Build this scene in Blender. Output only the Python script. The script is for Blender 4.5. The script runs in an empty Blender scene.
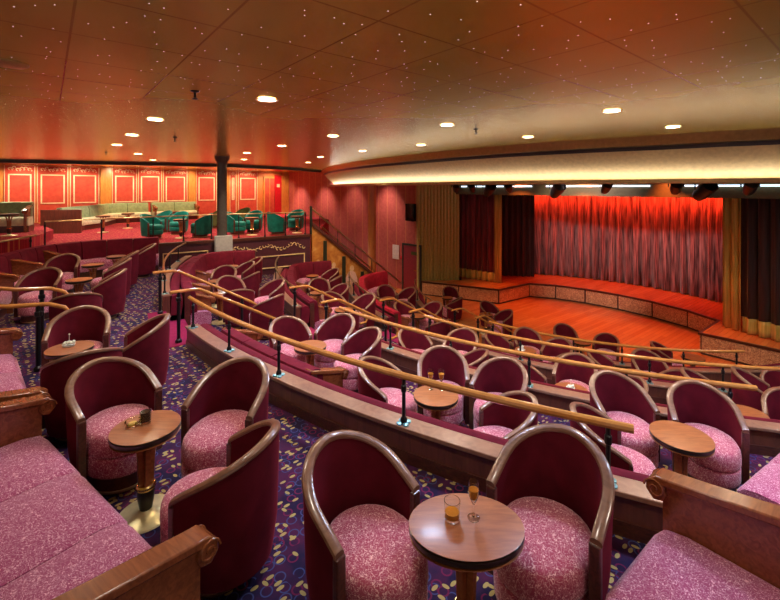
import bpy, bmesh, math, random
from math import sin, cos, pi, radians as R_, degrees, atan2, hypot, sqrt
from mathutils import Vector, Matrix
random.seed(7)
SC = bpy.context.scene
COL = SC.collection
EYE, F, U0, V0 = 2.3, 420.0, 390.0, 188.0          # eye height, focal length (px), principal point
def at(u, v, z):
    """pixel + height -> plan position"""
    y = (EYE - z) * F / (v - V0)
    return ((u - U0) / F * y, y)
CX, CY = 7.0, 14.85                                 # centre of the curved tiers
def pol(r, a, c=(CX, CY)):
    return (c[0] + r * cos(R_(a)), c[1] + r * sin(R_(a)))
ab = lambda a, b: (a * .657 + b * .757, -a * .757 + b * .657)       # across / into the stage
def arc(r, a0, a1, step=1.5):
    n = max(2, int(abs(a1 - a0) / step) + 1)
    return [pol(r, a0 + (a1 - a0) * i / n) for i in range(n + 1)]

# ------------------------------------------------------------------ materials
MATS = {}
class NT:
    def __init__(s, name):
        s.m = bpy.data.materials.new(name); s.m.use_nodes = True
        s.t = s.m.node_tree; s.n = s.t.nodes; s.l = s.t.links
        s.b = s.n['Principled BSDF']; MATS[name] = s.m
    def node(s, typ, **kw):
        nd = s.n.new(typ)
        for k, v in kw.items():
            if k.startswith('_'): setattr(nd, k[1:], v)
            else: nd.inputs[k.replace('__', ' ')].default_value = v
        return nd
    def link(s, a, ao, b, bi): s.l.new(a.outputs[ao], b.inputs[bi])
    def coord(s, scale=(1, 1, 1), rot=(0, 0, 0), loc=(0, 0, 0), kind='Object'):
        tc = s.node('ShaderNodeTexCoord'); mp = s.node('ShaderNodeMapping')
        mp.inputs['Scale'].default_value = scale; mp.inputs['Rotation'].default_value = rot
        mp.inputs['Location'].default_value = loc
        s.link(tc, kind, mp, 'Vector'); return mp
    def ramp(s, stops, interp='LINEAR'):
        r = s.node('ShaderNodeValToRGB'); r.color_ramp.interpolation = interp
        e = r.color_ramp.elements
        while len(e) < len(stops): e.new(0.5)
        for el, (p, c) in zip(e, stops):
            el.position = p; el.color = (*c, 1) if len(c) == 3 else c
        return r
    def math(s, op, a, b=None, c=None):
        nd = s.node('ShaderNodeMath', _operation=op)
        for i, x in enumerate((a, b, c)):
            if x is None: continue
            if isinstance(x, tuple): s.l.new(x[0].outputs[x[1]], nd.inputs[i])
            else: nd.inputs[i].default_value = x
        return nd
    def mix(s, fac, a, b):
        nd = s.node('ShaderNodeMix', _data_type='RGBA')
        if isinstance(fac, tuple): s.l.new(fac[0].outputs[fac[1]], nd.inputs[0])
        else: nd.inputs[0].default_value = fac
        for i, x in ((6, a), (7, b)):
            if isinstance(x, tuple) and hasattr(x[0], 'outputs'): s.l.new(x[0].outputs[x[1]], nd.inputs[i])
            else: nd.inputs[i].default_value = (*x, 1)
        return nd
    def set(s, **kw):
        for k, v in kw.items():
            k = k.replace('__', ' ')
            s.b.inputs[k].default_value = (*v, 1) if isinstance(v, tuple) and len(v) == 3 else v
    def bump(s, nd, out, strength=.3, dist=.01):
        bp = s.node('ShaderNodeBump', Strength=strength, Distance=dist)
        s.link(nd, out, bp, 'Height'); s.link(bp, 'Normal', s.b, 'Normal')

def plain(name, col, rough=.5, metal=0, spec=.5, emit=None, estr=0, coat=0, var=.12, scale=14, **kw):
    t = NT(name)
    t.set(Roughness=rough, Metallic=metal); t.b.inputs['Specular IOR Level'].default_value = spec
    nz = t.node('ShaderNodeTexNoise', Scale=scale, Detail=4.0); mp = t.coord(); t.link(mp, 'Vector', nz, 'Vector')
    lo = tuple(c * (1 - var) for c in col); hi = tuple(min(1, c * (1 + var)) for c in col)
    rp = t.ramp([(.3, lo), (.7, hi)]); t.link(nz, 'Fac', rp, 'Fac'); t.link(rp, 'Color', t.b, 'Base Color')
    if emit: t.b.inputs['Emission Color'].default_value = (*emit, 1); t.b.inputs['Emission Strength'].default_value = estr
    if coat: t.b.inputs['Coat Weight'].default_value = coat; t.b.inputs['Coat Roughness'].default_value = .12
    return t
def wood(name, c0, c1, rough=.3, coat=.4, scale=(3, 30, 30), kind='Object'):
    t = NT(name); t.set(Roughness=rough); t.b.inputs['Coat Weight'].default_value = coat; t.b.inputs['Coat Roughness'].default_value = .15
    mp = t.coord(scale=scale, kind=kind); nz = t.node('ShaderNodeTexNoise', Scale=1.3, Detail=5.0, Distortion=1.2)
    t.link(mp, 'Vector', nz, 'Vector'); rp = t.ramp([(.3, c0), (.68, c1)]); t.link(nz, 'Fac', rp, 'Fac')
    t.link(rp, 'Color', t.b, 'Base Color'); t.bump(nz, 'Fac', .06, .004); return t
def velvet(name, col, sheen=.5, scol=None):
    t = plain(name, col, rough=.85, spec=.15, var=.18, scale=9)
    t.b.inputs['Sheen Weight'].default_value = sheen; t.b.inputs['Sheen Roughness'].default_value = .35
    t.b.inputs['Sheen Tint'].default_value = (*(scol or tuple(min(1, c * 4) for c in col)), 1); return t

velvet('maroon_velvet', (.115, .006, .015), .25, (.8, .06, .14))
velvet('bench_velvet', (.125, .006, .018), .25, (.8, .07, .15))
velvet('red_velvet', (.33, .01, .025), .2, (.9, .1, .12))
velvet('teal_leather', (.012, .17, .14), .1); MATS['teal_leather'].node_tree.nodes['Principled BSDF'].inputs['Roughness'].default_value = .4
velvet('olive_velvet', (.09, .10, .03), .1)
velvet('sage_leather', (.66, .64, .42), .05)
velvet('sage_back', (.28, .36, .20), .05)
wood('rim_wood', (.15, .062, .034), (.25, .115, .065), .34, .6, (6, 6, 25))
wood('dark_wood', (.05, .014, .009), (.12, .032, .018), .3, .5)
wood('parapet_wood', (.10, .028, .018), (.17, .05, .028), .35, .4, (12, 12, 2))
wood('ledge_wood', (.24, .11, .07), (.36, .18, .11), .28, .5, (8, 8, 8))
wood('arm_wood', (.20, .052, .018), (.34, .098, .032), .25, .6, (4, 26, 26))
wood('table_wood', (.25, .068, .02), (.40, .125, .036), .38, .15, (4, 22, 22))
wood('rail_wood', (.47, .17, .035), (.60, .25, .055), .25, .7, (5, 5, 5))
wood('pilaster_wood', (.55, .20, .04), (.72, .30, .07), .35, .3, (12, 12, 2))
wood('column_wood', (.60, .19, .05), (.74, .28, .08), .35, .3, (16, 16, 1.5))
plain('dark_edge', (.02, .012, .008), .3, coat=.3)
plain('brass', (.80, .55, .22), .22, 1.0)
plain('brass_disc', (.80, .70, .36), .38, .45)
plain('brass_rail', (.62, .46, .25), .3, 1.0)
plain('black_metal', (.012, .012, .014), .3, .3)
plain('plate_metal', (.25, .5, .55), .3, .8)
plain('cream_paint', (.85, .72, .48), .5)
plain('white_paint', (.82, .82, .78), .5)
plain('gold_molding', (.85, .62, .30), .4)
plain('grey_stone', (.42, .42, .42), .4)
plain('column_grey', (.12, .11, .10), .25, .5)
plain('purple_lacquer', (.085, .022, .035), .3, coat=.4)
plain('door_red', (.26, .018, .03), .4)
plain('bright_red', (.55, .008, .02), .4)
plain('olive_paint', (.50, .44, .14), .5)
plain('header_paint', (.10, .08, .03), .6)
plain('beam_dark', (.015, .01, .008), .4)
plain('gold_satin', (.62, .42, .07), .5, .2)
plain('gold_ceiling', (.45, .30, .10), .32, .55)
plain('fascia_gold', (.54, .37, .155), .5, .1)
plain('tier_side', (.07, .02, .015), .5)
plain('lamp_glow', (1, .9, .7), .5, emit=(1, .86, .62), estr=14)
plain('cove_glow', (1, 1, .95), .5, emit=(.97, .98, .95), estr=4.6)
plain('strip_glow', (1, 1, 1), .5, emit=(.62, .82, 1), estr=1.5)
plain('screen_black', (.004, .004, .005), .15)
plain('paper_white', (.8, .8, .78), .6)
plain('flower_white', (.85, .82, .68), .6)
plain('flesh_paint', (.78, .48, .28), .5); plain('robe_paint', (.80, .46, .40), .5); plain('robe_gold', (.85, .60, .25), .5)
plain('mural_black', (.02, .025, .015), .4)
plain('liquid_amber', (.55, .20, .02), .1); plain('liquid_cola', (.02, .008, .006), .1)
g = NT('clear_glass'); g.set(Roughness=.02); g.b.inputs['Transmission Weight'].default_value = 1; g.b.inputs['IOR'].default_value = 1.3
nz_ = g.node('ShaderNodeTexNoise', Scale=3.0); rp_ = g.ramp([(0, (.95, .96, .97)), (1, (1, 1, 1))]); g.link(nz_, 'Fac', rp_, 'Fac'); g.link(rp_, 'Color', g.b, 'Base Color')

# patterned seat fabric: pale curls on rose
def curls(name, base, curl, scale):
    t = NT(name); t.set(Roughness=.9); t.b.inputs['Specular IOR Level'].default_value = .15
    mp = t.coord(); nz = t.node('ShaderNodeTexNoise', Scale=scale, Detail=0.0, Distortion=1.1)
    t.link(mp, 'Vector', nz, 'Vector')
    d = t.math('ABSOLUTE', (t.math('SUBTRACT', (nz, 'Fac'), .5), 0))
    rp = t.ramp([(.028, curl), (.048, base)]); t.link(d, 0, rp, 'Fac')
    t.link(rp, 'Color', t.b, 'Base Color'); t.bump(d, 0, .15, .003)
    t.b.inputs['Sheen Weight'].default_value = .25
curls('seat_fabric', (.42, .07, .125), (.88, .52, .53), 72)
curls('bench_fabric', (.36, .06, .15), (.82, .46, .55), 72)
# carpet: navy ground, yellow leaves, blue and plum rings
def carpet(name, ground, leaf, ring1, ring2):
    t = NT(name); t.set(Roughness=.95); t.b.inputs['Specular IOR Level'].default_value = .1
    cur = None
    def layer(scale, rot, off, thr0, thr1, colr, prev, rnd_lo):
        mp = t.coord(scale=tuple(1 / q for q in scale), rot=(0, 0, rot), loc=off); mp.vector_type = 'TEXTURE'
        vo = t.node('ShaderNodeTexVoronoi', _voronoi_dimensions='2D', Scale=1.0, Randomness=.75); t.link(mp, 'Vector', vo, 'Vector')
        sep = t.node('ShaderNodeSeparateColor'); t.link(vo, 'Color', sep, 'Color')
        a = t.math('LESS_THAN', (vo, 'Distance'), thr1); b = t.math('GREATER_THAN', (vo, 'Distance'), thr0)
        c = t.math('GREATER_THAN', (sep, 'Red'), rnd_lo)
        m = t.math('MULTIPLY', (a, 0), (b, 0)); m2 = t.math('MULTIPLY', (m, 0), (c, 0))
        return t.mix((m2, 0), prev, colr)
    nz = t.node('ShaderNodeTexNoise', Scale=4.0, Detail=3.0); mp0 = t.coord(); t.link(mp0, 'Vector', nz, 'Vector')
    rp = t.ramp([(.42, ground), (.6, tuple(g_ * .6 + p * .4 for g_, p in zip(ground, ring2)))]); t.link(nz, 'Fac', rp, 'Fac')
    x = layer((11, 11, 1), .3, (.3, .2, 0), .31, .40, ring1, (rp, 'Color'), .5)
    x = layer((10, 10, 1), .9, (4.3, 1.2, 0), .24, .34, ring2, (x, 2), .4)
    x = layer((9, 18, 1), .75, (0, 0, 0), -1, .22, leaf, (x, 2), .55)
    x = layer((9, 18, 1), -.6, (2.5, 7.1, 0), -1, .21, leaf, (x, 2), .68)
    t.link(x, 2, t.b, 'Base Color')
carpet('aisle_carpet', (.020, .013, .045), (.40, .30, .11), (.05, .06, .17), (.14, .016, .06))
carpet('lounge_carpet', (.30, .02, .035), (.5, .16, .06), (.38, .03, .05), (.22, .012, .03))
plain('step_carpet', (.22, .012, .055), .95, spec=.1)

# ceiling: golden metallic panels, thin joints, tiny star lamps
t = NT('ceiling_panels')
t.set(Metallic=.45, Roughness=.25)
D1 = atan2(.633, .774)
mp = t.coord(rot=(0, 0, -D1)); sx = t.node('ShaderNodeSeparateXYZ'); t.link(mp, 'Vector', sx, 'Vector')
masks = []
for ax, off in (('X', .119), ('Y', .57)):
    a = t.math('SUBTRACT', (sx, ax), off); b = t.math('DIVIDE', (a, 0), .71); c = t.math('FRACT', (b, 0))
    d = t.math('ABSOLUTE', (t.math('SUBTRACT', (c, 0), .5), 0)); masks.append(t.math('GREATER_THAN', (d, 0), .490))
mm = t.math('MAXIMUM', (masks[0], 0), (masks[1], 0))
nz = t.node('ShaderNodeTexNoise', Scale=.55, Detail=2.0); t.link(mp, 'Vector', nz, 'Vector')
rp = t.ramp([(.3, (.54, .40, .06)), (.7, (.65, .49, .085))]); t.link(nz, 'Fac', rp, 'Fac')
mx = t.mix((mm, 0), (rp, 'Color'), (.46, .29, .055)); t.link(mx, 2, t.b, 'Base Color')
vo = t.node('ShaderNodeTexVoronoi', _voronoi_dimensions='2D', Scale=4.2, Randomness=1.0); t.link(mp, 'Vector', vo, 'Vector')
ls = t.math('LESS_THAN', (vo, 'Distance'), .015)
t.b.inputs['Emission Color'].default_value = (1, .93, .75, 1)
es = t.math('MULTIPLY', (ls, 0), 2.2); t.link(es, 0, t.b, 'Emission Strength')
bw = t.node('ShaderNodeTexNoise', Scale=2.2, Detail=1.0); t.link(mp, 'Vector', bw, 'Vector'); t.bump(bw, 'Fac', .05, .02)

# red lounge wall fabric, salmon side wall with thin gilt joints
t = NT('wall_red'); t.set(Roughness=.7); mp = t.coord(); nz = t.node('ShaderNodeTexNoise', Scale=6.0, Detail=6.0); t.link(mp, 'Vector', nz, 'Vector')
rp = t.ramp([(.3, (.50, .045, .03)), (.7, (.62, .085, .045))]); t.link(nz, 'Fac', rp, 'Fac'); t.link(rp, 'Color', t.b, 'Base Color')
plain('wall_orange', (.66, .19, .05), .55)
t = NT('wall_salmon'); t.set(Roughness=.65); mp = t.coord(); nz = t.node('ShaderNodeTexNoise', Scale=7.0, Detail=6.0); t.link(mp, 'Vector', nz, 'Vector')
rp = t.ramp([(.3, (.38, .075, .065)), (.7, (.50, .12, .10))]); t.link(nz, 'Fac', rp, 'Fac')
sx = t.node('ShaderNodeSeparateXYZ'); t.link(mp, 'Vector', sx, 'Vector')
c = t.math('FRACT', (t.math('DIVIDE', (sx, 'X'), .62), 0)); ms = t.math('LESS_THAN', (c, 0), .045)
mx = t.mix((ms, 0), (rp, 'Color'), (.62, .28, .11)); t.link(mx, 2, t.b, 'Base Color')
# dance floor planks
t = NT('dance_planks'); t.set(Roughness=.22)
mp = t.coord(rot=(0, 0, R_(-38))); br = t.node('ShaderNodeTexBrick', Scale=1.0, Mortar__Size=.004, Brick__Width=1.6, Row__Height=.14) if False else t.node('ShaderNodeTexBrick')
br.inputs['Scale'].default_value = 1.0; br.inputs['Mortar Size'].default_value = .003; br.inputs['Brick Width'].default_value = 1.5; br.inputs['Row Height'].default_value = .13
br.inputs['Color1'].default_value = (.50, .16, .045, 1); br.inputs['Color2'].default_value = (.62, .24, .07, 1); br.inputs['Mortar'].default_value = (.22, .06, .02, 1)
t.link(mp, 'Vector', br, 'Vector'); t.link(br, 'Color', t.b, 'Base Color')
# gilt scroll panels of the stage front
t = NT('scroll_panel'); t.set(Roughness=.5); mp = t.coord(); nz = t.node('ShaderNodeTexNoise', Scale=14.0, Detail=1.0, Distortion=2.5); t.link(mp, 'Vector', nz, 'Vector')
d = t.math('ABSOLUTE', (t.math('SUBTRACT', (nz, 'Fac'), .5), 0)); rp = t.ramp([(.04, (.85, .52, .27)), (.09, (.38, .13, .06))]); t.link(d, 0, rp, 'Fac'); t.link(rp, 'Color', t.b, 'Base Color')
# mural gold
t = NT('mural_gold'); t.set(Roughness=.45); mp = t.coord(); nz = t.node('ShaderNodeTexNoise', Scale=3.5, Detail=8.0, Distortion=.6); t.link(mp, 'Vector', nz, 'Vector')
rp = t.ramp([(.3, (.38, .10, .02)), (.55, (.58, .22, .04)), (.75, (.72, .40, .12))]); t.link(nz, 'Fac', rp, 'Fac'); t.link(rp, 'Color', t.b, 'Base Color')
# stage curtains
def drape(name, c0, c1, rough=.6):
    t = NT(name); t.set(Roughness=rough); mp = t.coord(scale=(14, 14, .8)); nz = t.node('ShaderNodeTexNoise', Scale=1.5, Detail=4.0); t.link(mp, 'Vector', nz, 'Vector')
    rp = t.ramp([(.35, c0), (.65, c1)]); t.link(nz, 'Fac', rp, 'Fac'); t.link(rp, 'Color', t.b, 'Base Color'); t.b.inputs['Sheen Weight'].default_value = .3
drape('main_drape', (.06, .022, .028), (.54, .31, .30), .5)  # dark and light streaks put fold shade and highlights into the colour
drape('leg_drape', (.09, .008, .016), (.26, .024, .045))
drape('black_drape', (.025, .008, .010), (.055, .018, .022))
drape('gold_drape', (.48, .36, .06), (.75, .58, .14))
M = MATS

# ------------------------------------------------------------------ mesh helpers
class MB:
    def __init__(s): s.v = []; s.f = []
    def add(s, vs, fs):
        o = len(s.v); s.v += [tuple(v) for v in vs]; s.f += [tuple(i + o for i in f) for f in fs]; return s
    def box(s, x0, x1, y0, y1, z0, z1, mat=None):
        vs = [(x, y, z) for x in (x0, x1) for y in (y0, y1) for z in (z0, z1)]
        if mat: vs = [mat @ Vector(v) for v in vs]
        return s.add(vs, [(0, 1, 3, 2), (4, 6, 7, 5), (0, 4, 5, 1), (2, 3, 7, 6), (0, 2, 6, 4), (1, 5, 7, 3)])
    def prism(s, pts, z0, z1):
        n = len(pts); vs = [(x, y, z0) for x, y in pts] + [(x, y, z1) for x, y in pts]
        return s.add(vs, [tuple(range(n))[::-1], tuple(range(n, 2 * n))] + [(i, (i + 1) % n, n + (i + 1) % n, n + i) for i in range(n)])
    def lathe(s, prof, seg=24, c=(0, 0, 0), sx=1, sy=1, cap=True):
        vs = []; fs = []; rings = []
        for r, z in prof:
            if r < 1e-5: rings.append([len(vs)]); vs.append((c[0], c[1], c[2] + z))
            else:
                rings.append(list(range(len(vs), len(vs) + seg)))
                vs += [(c[0] + sx * r * cos(2 * pi * i / seg), c[1] + sy * r * sin(2 * pi * i / seg), c[2] + z) for i in range(seg)]
        for a, b in zip(rings, rings[1:]):
            for i in range(seg):
                j = (i + 1) % seg
                if len(a) == 1 and len(b) == 1: break
                if len(a) == 1: fs.append((a[0], b[j], b[i]))
                elif len(b) == 1: fs.append((a[i], a[j], b[0]))
                else: fs.append((a[i], a[j], b[j], b[i]))
        if cap and len(rings[0]) > 1: fs.append(tuple(rings[0][::-1]))
        if cap and len(rings[-1]) > 1: fs.append(tuple(rings[-1]))
        return s.add(vs, fs)
    def tube(s, pts, r, seg=8, cap=True):
        pts = [Vector(p) for p in pts]; n = len(pts); vs = []; fs = []; up = Vector((0, 0, 1)); pu = None
        for i, p in enumerate(pts):
            d = (pts[min(i + 1, n - 1)] - pts[max(i - 1, 0)]).normalized()
            a = d.cross(up)
            if a.length < .05: a = pu if pu else Vector((1, 0, 0))
            a = (a - d * a.dot(d)).normalized()
            if pu and a.dot(pu) < 0: a = -a
            pu = a; b = a.cross(d).normalized()
            rr = r[i] if isinstance(r, (list, tuple)) else r
            vs += [p + a * rr * cos(2 * pi * k / seg) + b * rr * sin(2 * pi * k / seg) for k in range(seg)]
        for i in range(n - 1):
            for k in range(seg):
                l = (k + 1) % seg; fs.append((i * seg + k, i * seg + l, (i + 1) * seg + l, (i + 1) * seg + k))
        if cap: fs += [tuple(range(seg))[::-1], tuple(range((n - 1) * seg, n * seg))]
        return s.add(vs, fs)
    def sweep(s, path, prof, closed=False):
        """profile (offset to the left of travel, z) carried along a plan path"""
        n = len(path); m = len(prof); vs = []; fs = []
        for i, (x, y) in enumerate(path):
            def nrm(a, b):
                d = Vector((b[0] - a[0], b[1] - a[1])); d.normalize(); return Vector((-d.y, d.x))
            n1 = nrm(path[i - 1], path[i]) if i or closed else None
            n2 = nrm(path[i], path[(i + 1) % n]) if i < n - 1 or closed else None
            if n1 is None: N = n2
            elif n2 is None: N = n1
            else:
                N = (n1 + n2).normalized(); N = N / max(.4, N.dot(n1))
            vs += [(x + N.x * o, y + N.y * o, z) for o, z in prof]
        rng = n if closed else n - 1
        for i in range(rng):
            for k in range(m):
                l = (k + 1) % m; j = (i + 1) % n
                fs.append((i * m + k, j * m + k, j * m + l, i * m + l))
        if not closed: fs += [tuple(range(m)), tuple(range((n - 1) * m, n * m))[::-1]]
        return s.add(vs, fs)
    def mesh(s, name, mat, smooth=35):
        me = bpy.data.meshes.new(name); me.from_pydata([tuple(v) for v in s.v], [], s.f)
        bm = bmesh.new(); bm.from_mesh(me); bmesh.ops.recalc_face_normals(bm, faces=bm.faces); bm.to_mesh(me); bm.free()
        me.materials.append(M[mat] if isinstance(mat, str) else mat)
        if smooth:
            for p in me.polygons: p.use_smooth = True
            me.set_sharp_from_angle(angle=R_(smooth))
        return me
    def build(s, name, mat, parent=None, smooth=35, bevel=0):
        return link(name, s.mesh(name, mat, smooth), parent, bevel)
def link(name, me, parent=None, bevel=0):
    o = bpy.data.objects.new(name, me); COL.objects.link(o)
    if parent: o.parent = parent
    if bevel:
        b = o.modifiers.new('bevel', 'BEVEL'); b.width = bevel; b.segments = 2; b.limit_method = 'ANGLE'; b.angle_limit = R_(40)
    return o
def thing(name, label, cat, loc=(0, 0, 0), rz=0, group=None):
    o = bpy.data.objects.new(name, None); COL.objects.link(o); o.empty_display_size = .1
    o.location = loc; o.rotation_euler = (0, 0, rz); return tag(o, label, cat, group)
def tag(o, label, cat, group=None, kind=None):
    o['label'] = label; o['category'] = cat
    if group: o['group'] = group
    if kind: o['kind'] = kind
    return o
def struct(o, label=None, cat=None):
    o['kind'] = 'structure'
    if label: o['label'] = label
    if cat: o['category'] = cat
    return o
def dup(root, loc, rz, label, group=None, cat=None):
    r = root.copy(); COL.objects.link(r); r.location = loc; r.rotation_euler = (0, 0, rz); r['label'] = label
    if group: r['group'] = group
    for ch in list(root.children):
        c = ch.copy(); COL.objects.link(c); c.parent = r
        for g_ in list(ch.children):
            d = g_.copy(); COL.objects.link(d); d.parent = c
    return r
def ptrf(x0, y0, x1, y1):
    """frame with local X from p0 to p1, Y to its left"""
    d = Vector((x1 - x0, y1 - y0)); L = d.length; a = atan2(d.y, d.x)
    return Matrix.Translation((x0, y0, 0)) @ Matrix.Rotation(a, 4, 'Z'), L, a

# ------------------------------------------------------------------ camera
cam = bpy.data.cameras.new('camera'); camo = bpy.data.objects.new('camera', cam); COL.objects.link(camo)
camo.location = (0, 0, EYE); camo.rotation_euler = (pi / 2, 0, 0)
cam.sensor_fit = 'HORIZONTAL'; cam.sensor_width = 36; cam.lens = F / 780 * 36; cam.shift_x = 0; cam.shift_y = -(300 - V0) / 780
cam.clip_start = .02; SC.camera = camo

# ------------------------------------------------------------------ levels
RB = [13.2, 10.65, 8.4, 6.1]            # radius of each parapet
TZ = [0, -.6, -1.2, -1.8, -2.4]         # tier floors
CEIL = 3.3; GZ = .65                      # ceiling, upper lounge floor
A_END = 300
# floors
def ring(r0, r1, a0, a1, z0, z1, nm, mat, label):
    pts = arc(r0, a0, a1) + arc(r1, a1, a0)
    mb = MB(); n = len(pts) // 2
    top = pts; k = len(arc(r0, a0, a1))
    vs = []; fs = []
    A = arc(r0, a0, a1, 2); B = arc(r1, a0, a1, 2)
    for (p, q) in zip(A, B): vs += [(*p, z0), (*p, z1), (*q, z1), (*q, z0)]
    for i in range(len(A) - 1):
        for j in range(4):
            l = (j + 1) % 4; fs.append((i * 4 + j, i * 4 + l, i * 4 + 4 + l, i * 4 + 4 + j))
    fs += [(0, 1, 2, 3), tuple(len(A) * 4 - 4 + j for j in (3, 2, 1, 0))]
    return struct(mb.add(vs, fs).build(nm, mat, smooth=0), label, 'floor')
ring(RB[0], 19.0, 190.5, A_END, -.5, 0, 'floor', 'aisle_carpet', 'navy patterned carpet of the uppermost seating aisle')
ring(RB[1], RB[0] - .001, 184, A_END, -2.45, TZ[1], 'floor', 'aisle_carpet', 'navy patterned carpet one tier down')
ring(RB[2], RB[1] - .001, 181, A_END, -2.45, TZ[2], 'floor', 'aisle_carpet', 'navy patterned carpet two tiers down')
ring(RB[3], RB[2] - .001, 168, A_END, -2.45, TZ[3], 'floor', 'aisle_carpet', 'navy patterned carpet of the lowest tier')
fl = MB().prism([(-8, 8), (24, -6), (24, 30), (-8, 30)], -2.6, TZ[4]).build('floor', 'dance_planks', smooth=0)
struct(fl, 'polished orange wood dance floor before the stage', 'floor')
G2, G3, G1 = (-7.0, 12.3), (-2.84, 14.9), (-8.75, 10.6)
gpts = [G3, G2, G1] + arc(16.9, 198, 212, 2) + [(-9, 4.4), (-24, 4.4), (-24, 12), (-17.2, 17.0), (-6.5, 26.9), (-3.2, 22), (-2.84, 17)]
struct(MB().prism(gpts, -.6, GZ).build('floor', 'lounge_carpet', smooth=0), 'red carpet of the raised green lounge', 'floor')
# ceiling
struct(MB().prism([(-26, -5), (26, -5), (26, 32), (-26, 32)], CEIL, CEIL + .1).build('ceiling', 'ceiling_panels', smooth=0), 'golden brown panelled ceiling dotted with tiny star lights', 'ceiling')

# ------------------------------------------------------------------ walls
def frame_wall(nm, p0, p1, z0, z1, mat, label, th=.12):
    Mx, L, a = ptrf(*p0, *p1)
    o = MB().box(0, L, 0, th, z0, z1).build(nm, mat, smooth=0)
    o.matrix_world = Mx; struct(o, label, 'wall'); return o, L
LW0, LW1 = (-17.6, 16.3), (-6.55, 27.0)             # lounge wall
dlw = Vector((LW1[0] - LW0[0], LW1[1] - LW0[1])); LWL = dlw.length
wl, _ = frame_wall('wall_left', LW0, LW1, GZ, CEIL, 'wall_orange', 'orange panelled back wall of the green lounge')
def t_on(p0, p1, u):          # distance along a wall where the sight line at column u meets it
    k = (u - U0) / F; dx, dy = p1[0] - p0[0], p1[1] - p0[1]; L = hypot(dx, dy); dx /= L; dy /= L
    return (k * p0[1] - p0[0]) / (dx - k * dy)
wallM = lambda p0, p1: ptrf(*p0, *p1)[0]
WM = wallM(LW0, LW1)
def wall_panel(u0, u1, k):
    s0, s1 = t_on(LW0, LW1, u0), t_on(LW0, LW1, u1)
    e = thing('wall_panel', k, 'wall panel', group='red panels of the lounge wall'); e.matrix_world = WM @ Matrix.Translation(((s0 + s1) / 2, 0, 0))
    w = (s1 - s0) / 2
    MB().box(-w, w, -.03, 0, GZ + .15, 3.27).build('panel', 'wall_red', e, 0)
    m = MB()
    for (x0, x1, z0, z1) in ((-w + .12, -w + .17, 1.6, 2.9), (w - .17, w - .12, 1.6, 2.9), (-w + .12, w - .12, 2.85, 2.9), (-w + .12, w - .12, 1.6, 1.65),
                              (-w, -w + .025, GZ + .15, 3.27), (w - .025, w, GZ + .15, 3.27)):
        m.box(x0, x1, -.055, -.03, z0, z1)
    m.build('molding', 'cream_paint', e, 0)
    s = MB(); n = max(4, int(2 * w / .16))
    for i in range(n):
        x = -w + .12 + (2 * w - .24) * (i + .5) / n; z = 3.12 + .035 * sin(i * 2.1)
        s.tube([(x + .055 * cos(q), -.04, z + .05 * sin(q) + .02 * (i % 2)) for q in [j * .75 for j in range(7)]], .019, 5)
        s.lathe([(0, -.03), (.032, 0), (0, .03)], 6, (x + .07, -.04, z - .04))
    s.build('scroll_frieze', 'cream_paint', e)
PN = ['first', 'second', 'third', 'fourth', 'fifth', 'sixth', 'seventh', 'eighth', 'ninth', 'tenth']
for i, (a, b) in enumerate([(4, 35), (37, 68), (70, 99), (112, 136.5), (138, 161.5), (163, 187), (196, 216.5), (229.5, 236), (238, 257)]):
    wall_panel(a, b, 'red framed wall panel with cream scroll frieze, %s from the left end' % PN[i])
def pil(u0, u1, mat='pilaster_wood'):
    s0, s1 = t_on(LW0, LW1, u0), t_on(LW0, LW1, u1)
    o = MB().box(s0, s1, -.1, 0, GZ, CEIL).build('trim_1', mat, smooth=0); o.matrix_world = WM; struct(o)
for a, b in ((-8, 3), (100, 111), (188, 195), (217, 229), (281, 288)): pil(a, b)
o = MB().box(0, LWL, -.08, 0, 3.25, CEIL).box(0, LWL, -.05, 0, GZ, GZ + .15).build('baseboard_left', 'pilaster_wood', smooth=0); o.matrix_world = WM; struct(o)
# double door and red panel in the lounge wall
s0, s1 = t_on(LW0, LW1, 264.5), t_on(LW0, LW1, 274)
e = MB().box(s0, s1, -.05, 0, GZ, 2.9).build('door_1', 'wall_red', smooth=0); e.matrix_world = WM; struct(e, 'red double door in the far corner of the lounge', 'door')
k = MB().box(s0 - .1, s0, -.07, 0, GZ, 3.0).box((s0 + s1) / 2 - .02, (s0 + s1) / 2 + .02, -.065, -.05, GZ, 2.9).box(s0 - .1, s1, -.07, 0, 2.9, 3.0).build('door_frame', 'pilaster_wood', e, 0)
s0, s1 = t_on(LW0, LW1, 274.5), t_on(LW0, LW1, 281)
e = MB().box(s0, s1, -.06, 0, GZ, 3.1).build('fire_cabinet', 'bright_red', smooth=0); e.matrix_world = WM; tag(e, 'tall bright red cabinet panel beside the lounge door', 'cabinet')
MB().box((s0 + s1) / 2 - .1, (s0 + s1) / 2 + .1, -.075, -.06, 2.35, 2.55).build('emblem', 'cream_paint', e, 0)
frame_wall('wall_far', (-17.6, 3.0), LW0, 0, CEIL, 'wall_orange', 'orange side wall at the far left end of the lounge')
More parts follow.
